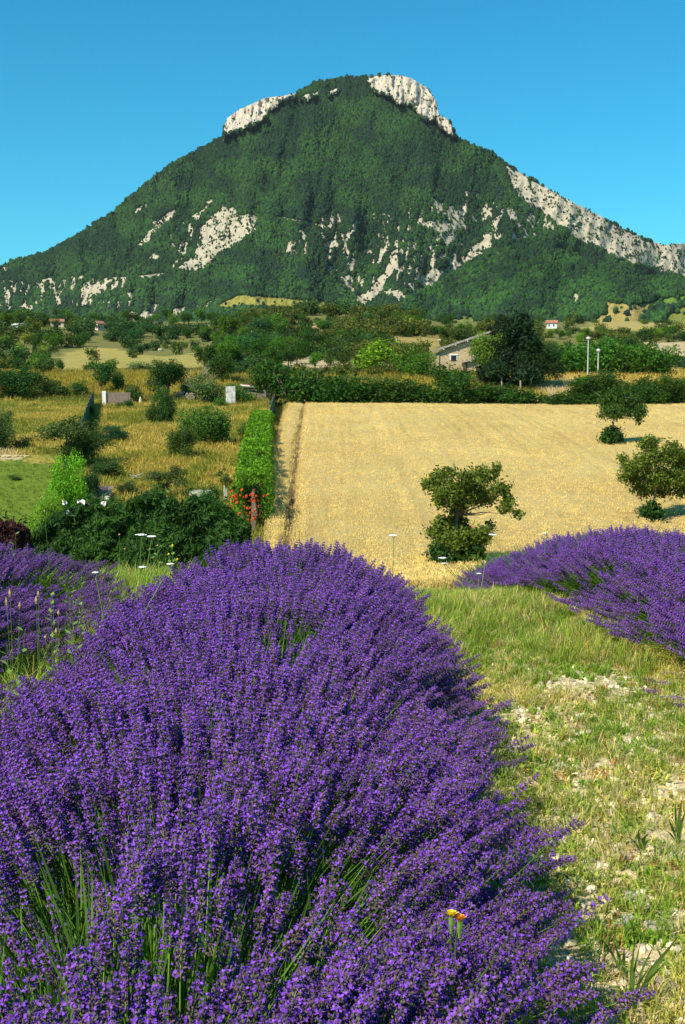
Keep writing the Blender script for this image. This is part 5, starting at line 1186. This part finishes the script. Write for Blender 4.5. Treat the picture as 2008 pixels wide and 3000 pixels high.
umbel_plant([(1443, 1566, 22), (1296, 1634, 22), (1302, 1650, 18), (1403, 1680, 12)], (1400, 1720), 8.8, 'tall branching wild carrot in front of the near walnut tree')
umbel_plant([(1596, 1562, 10)], (1600, 1640), 9.6, 'tiny far wild carrot umbel above the right lavender')
umbel_plant([(418, 1661, 18)], (430, 1740), 7.0, 'low wild carrot umbel in the green gap between the lavender rows')
umbel_plant([(280, 1677, 14), (500, 1652, 16)], (330, 1800), 6.2, 'small pale wild carrot beside the left lavender row')

# grasses with seed heads and leafy weeds at the left
def stalks(px, py, Y, items, label, leafy=False, headm=M_seed, name='tall_grass', cat='grass plant'):
    b0 = P(px, py, Y); b0[2] = float(gz(b0[0], b0[1])); e = empty(name, tuple(b0), label, cat); g = np.random.default_rng(int(px + py))
    for (tx, ty, hl) in items:
        t = P(tx, ty, Y) - b0; mb = MB(); mid = t * .55; mid[0] = t[0] * .4
        mb.tube([(0, 0, 0), tuple(mid), tuple(t)], [.0018, .0014, .0009], 4); mb.build('stem', M_green, e)
        if leafy:
            mb = MB()
            for q in range(12):
                z = .25 + .75 * q / 12.; c0 = mid * z * 2 * .5 + t * z * .5; a = g.random() * 6.28; L = .05 * (1.2 - .6 * z); d = np.array([math.cos(a), math.sin(a), .5]); s = np.array([-math.sin(a), math.cos(a), 0]) * .011
                mb.add([c0, c0 + d * L * .5 + s, c0 + d * L, c0 + d * L * .5 - s], [[0, 1, 2, 3]])
            mb.build('leaves', M_green, e)
        if hl: mb = MB(); d = t - mid; d /= np.linalg.norm(d); L = hl * Y / F; mb.tube([tuple(t - d * L * .2), tuple(t + d * L * .25), tuple(t + d * L * .8)], [.003, .008, .002], 5); mb.build('seed_head', headm, e)
stalks(40, 1960, 5.2, [(20, 1770, 26), (30, 1745, 26), (58, 1780, 20)], 'cluster of tan seed-headed grasses at the far left')
stalks(112, 1900, 5.2, [(107, 1765, 24), (113, 1745, 18)], 'pair of tall brown seed-headed grasses in front of the left lavender')
stalks(160, 1900, 5.3, [(172, 1800, 16), (134, 1870, 12), (165, 1855, 20)], 'short seed-headed grasses at the left edge of the nearest lavender')
stalks(205, 1850, 5.6, [(205, 1730, 0), (240, 1705, 0), (245, 1735, 0), (215, 1770, 0)], 'bright green leafy weed between the two lavender rows', True, name='leafy_weed', cat='weed')
stalks(150, 1800, 6.0, [(150, 1740, 0), (158, 1755, 0)], 'small pale green leafy weed on the flank of the left lavender', True, name='leafy_weed', cat='weed')
stalks(30, 1960, 4.9, [(20, 1880, 0), (60, 1860, 0), (75, 1840, 0)], 'pale green weed at the lower left by the lavender edge', True, name='leafy_weed', cat='weed')
stalks(152, 1660, 8.0, [(131, 1500, 8)], 'single tall dry stalk rising above the left lavender', name='dry_stalk', cat='grass plant')
stalks(47, 1660, 8.0, [(46, 1560, 0), (40, 1590, 0)], 'light green leafy stalk above the far left lavender', True, name='leafy_weed', cat='weed')
stalks(505, 1690, 7.6, [(506, 1600, 8), (520, 1640, 6), (495, 1625, 6)], 'yellow-tipped green weed against the dark hedge', True, M_yellow, name='leafy_weed', cat='weed')
stalks(350, 1690, 7.6, [(350, 1568, 6), (366, 1610, 5)], 'thin dark stalk with a small head left of the white umbels', name='dry_stalk', cat='grass plant')
stalks(455, 1690, 7.4, [(462, 1600, 6), (440, 1610, 5), (470, 1650, 6)], 'slender weed stalks right of the white umbels', True, name='leafy_weed', cat='weed')
stalks(1470, 1900, 6.6, [(1462, 1880, 0), (1500, 2130, 0)], 'thin dark green stalk arching over the middle of the path', name='dry_stalk', cat='grass plant')
# broad grass blades at the lower right
def blade_clump(px, py, tips, label):
    b0 = G(px, py); e = empty('grass_clump', tuple(b0), label, 'grass clump')
    for (tx, ty, w) in tips:
        Y = b0[1] - .08; t = P(tx, ty, Y) - b0; mb = MB(); pts = [np.array([0, 0, 0.]), t * .5 + np.array([0, .02, .01]), t]; W = w * Y / F / 2
        V = []
        for q, (pt, ww) in enumerate(zip(pts, (.7, 1, .08))): V += [pt + np.array([-W * ww, 0, 0]), pt + np.array([0, W * .3, -W * .25]), pt + np.array([W * ww, 0, 0])]
        mb.add(V, [[0, 1, 4, 3], [1, 2, 5, 4], [3, 4, 7, 6], [4, 5, 8, 7]]); mb.build('blade', M_green, e, True)
blade_clump(1850, 2975, [(1860, 2760, 12), (1878, 2755, 9), (1905, 2830, 10), (1925, 2750, 9), (1990, 2740, 22), (1950, 2820, 14)], 'clump of broad green grass blades over the brown slab')
blade_clump(1835, 2880, [(1800, 2760, 10), (1760, 2745, 9), (1830, 2770, 8)], 'grass blades in the shade beside the lavender')
blade_clump(1990, 2480, [(2000, 2330, 10), (1980, 2350, 8), (1960, 2400, 9), (2015, 2360, 8), (1945, 2430, 7)], 'green tuft at the right edge above the whitish stone')
blade_clump(1880, 2500, [(1870, 2430, 9), (1900, 2440, 12), (1845, 2455, 7), (1920, 2455, 9)], 'broad-leaved green tuft in the middle of the bare patch')
# yellow hawkweed in the near lavender
b0 = P(1318, 2860, 2.25); e = empty('hawkweed', tuple(b0), 'yellow and orange hawkweed flower standing in the nearest lavender', 'wildflower')
for px, py, mm in ((1323, 2688, M_yellow), (1347, 2700, M_orange)):
    t = P(px, py, 2.1) - b0; mb = MB(); mb.tube([(0, 0, -.1), tuple(t * .7), tuple(t)], [.0015, .0018, .002], 5); mb.tube([tuple(t - np.array([0, 0, .03])), tuple(t - np.array([0, 0, .012])), tuple(t)], [.0025, .005, .005], 7); mb.build('stem', M_green, e)
    mb = MB()
    for q in range(22):
        a = q * 2.4; r_ = .004 + .009 * (q / 22.); s = np.array([-math.sin(a), math.cos(a), 0]) * .0022; d = np.array([math.cos(a) * r_, math.sin(a) * r_, .014 - r_ * .35])
        mb.add([t, t + d * .6 + s, t + d + s, t + d - s, t + d * .6 - s], f3=[[0, 1, 4], [1, 2, 3], [1, 3, 4]])
    mb.build('petals', mm, e)

_seen = {}
for o in list(bpy.data.objects):
    if o.parent is None and 'label' in o.keys() and o.get('group', '').startswith(('trees', 'tree belt', 'shrubs', 'bushes')):
        _seen.setdefault(o['label'], []).append(o)
for l, os_ in _seen.items():
    if len(os_) > 1:
        os_.sort(key=lambda o: o.location.x / o.location.y)
        for q, o in enumerate(os_): o['label'] = ('leftmost ' if q == 0 else ('rightmost ' if q == len(os_) - 1 else 'inner ')) + l

if HAZE:
    m = bpy.data.materials.new('air'); m.use_nodes = True; nt = m.node_tree
    nt.nodes.remove(nt.nodes['Principled BSDF']); v = nt.nodes.new('ShaderNodeVolumePrincipled'); v.inputs['Density'].default_value = HAZE; v.inputs['Color'].default_value = (.80, .90, 1, 1); v.inputs['Anisotropy'].default_value = .0
    nt.links.new(v.outputs[0], nt.nodes['Material Output'].inputs['Volume'])
    mb = MB(); mb.box((0, 3450, 435), (12400, 7500, 920)); tag(mb.build('haze', m), 'thin summer haze over the valley', 'haze', kind='stuff')
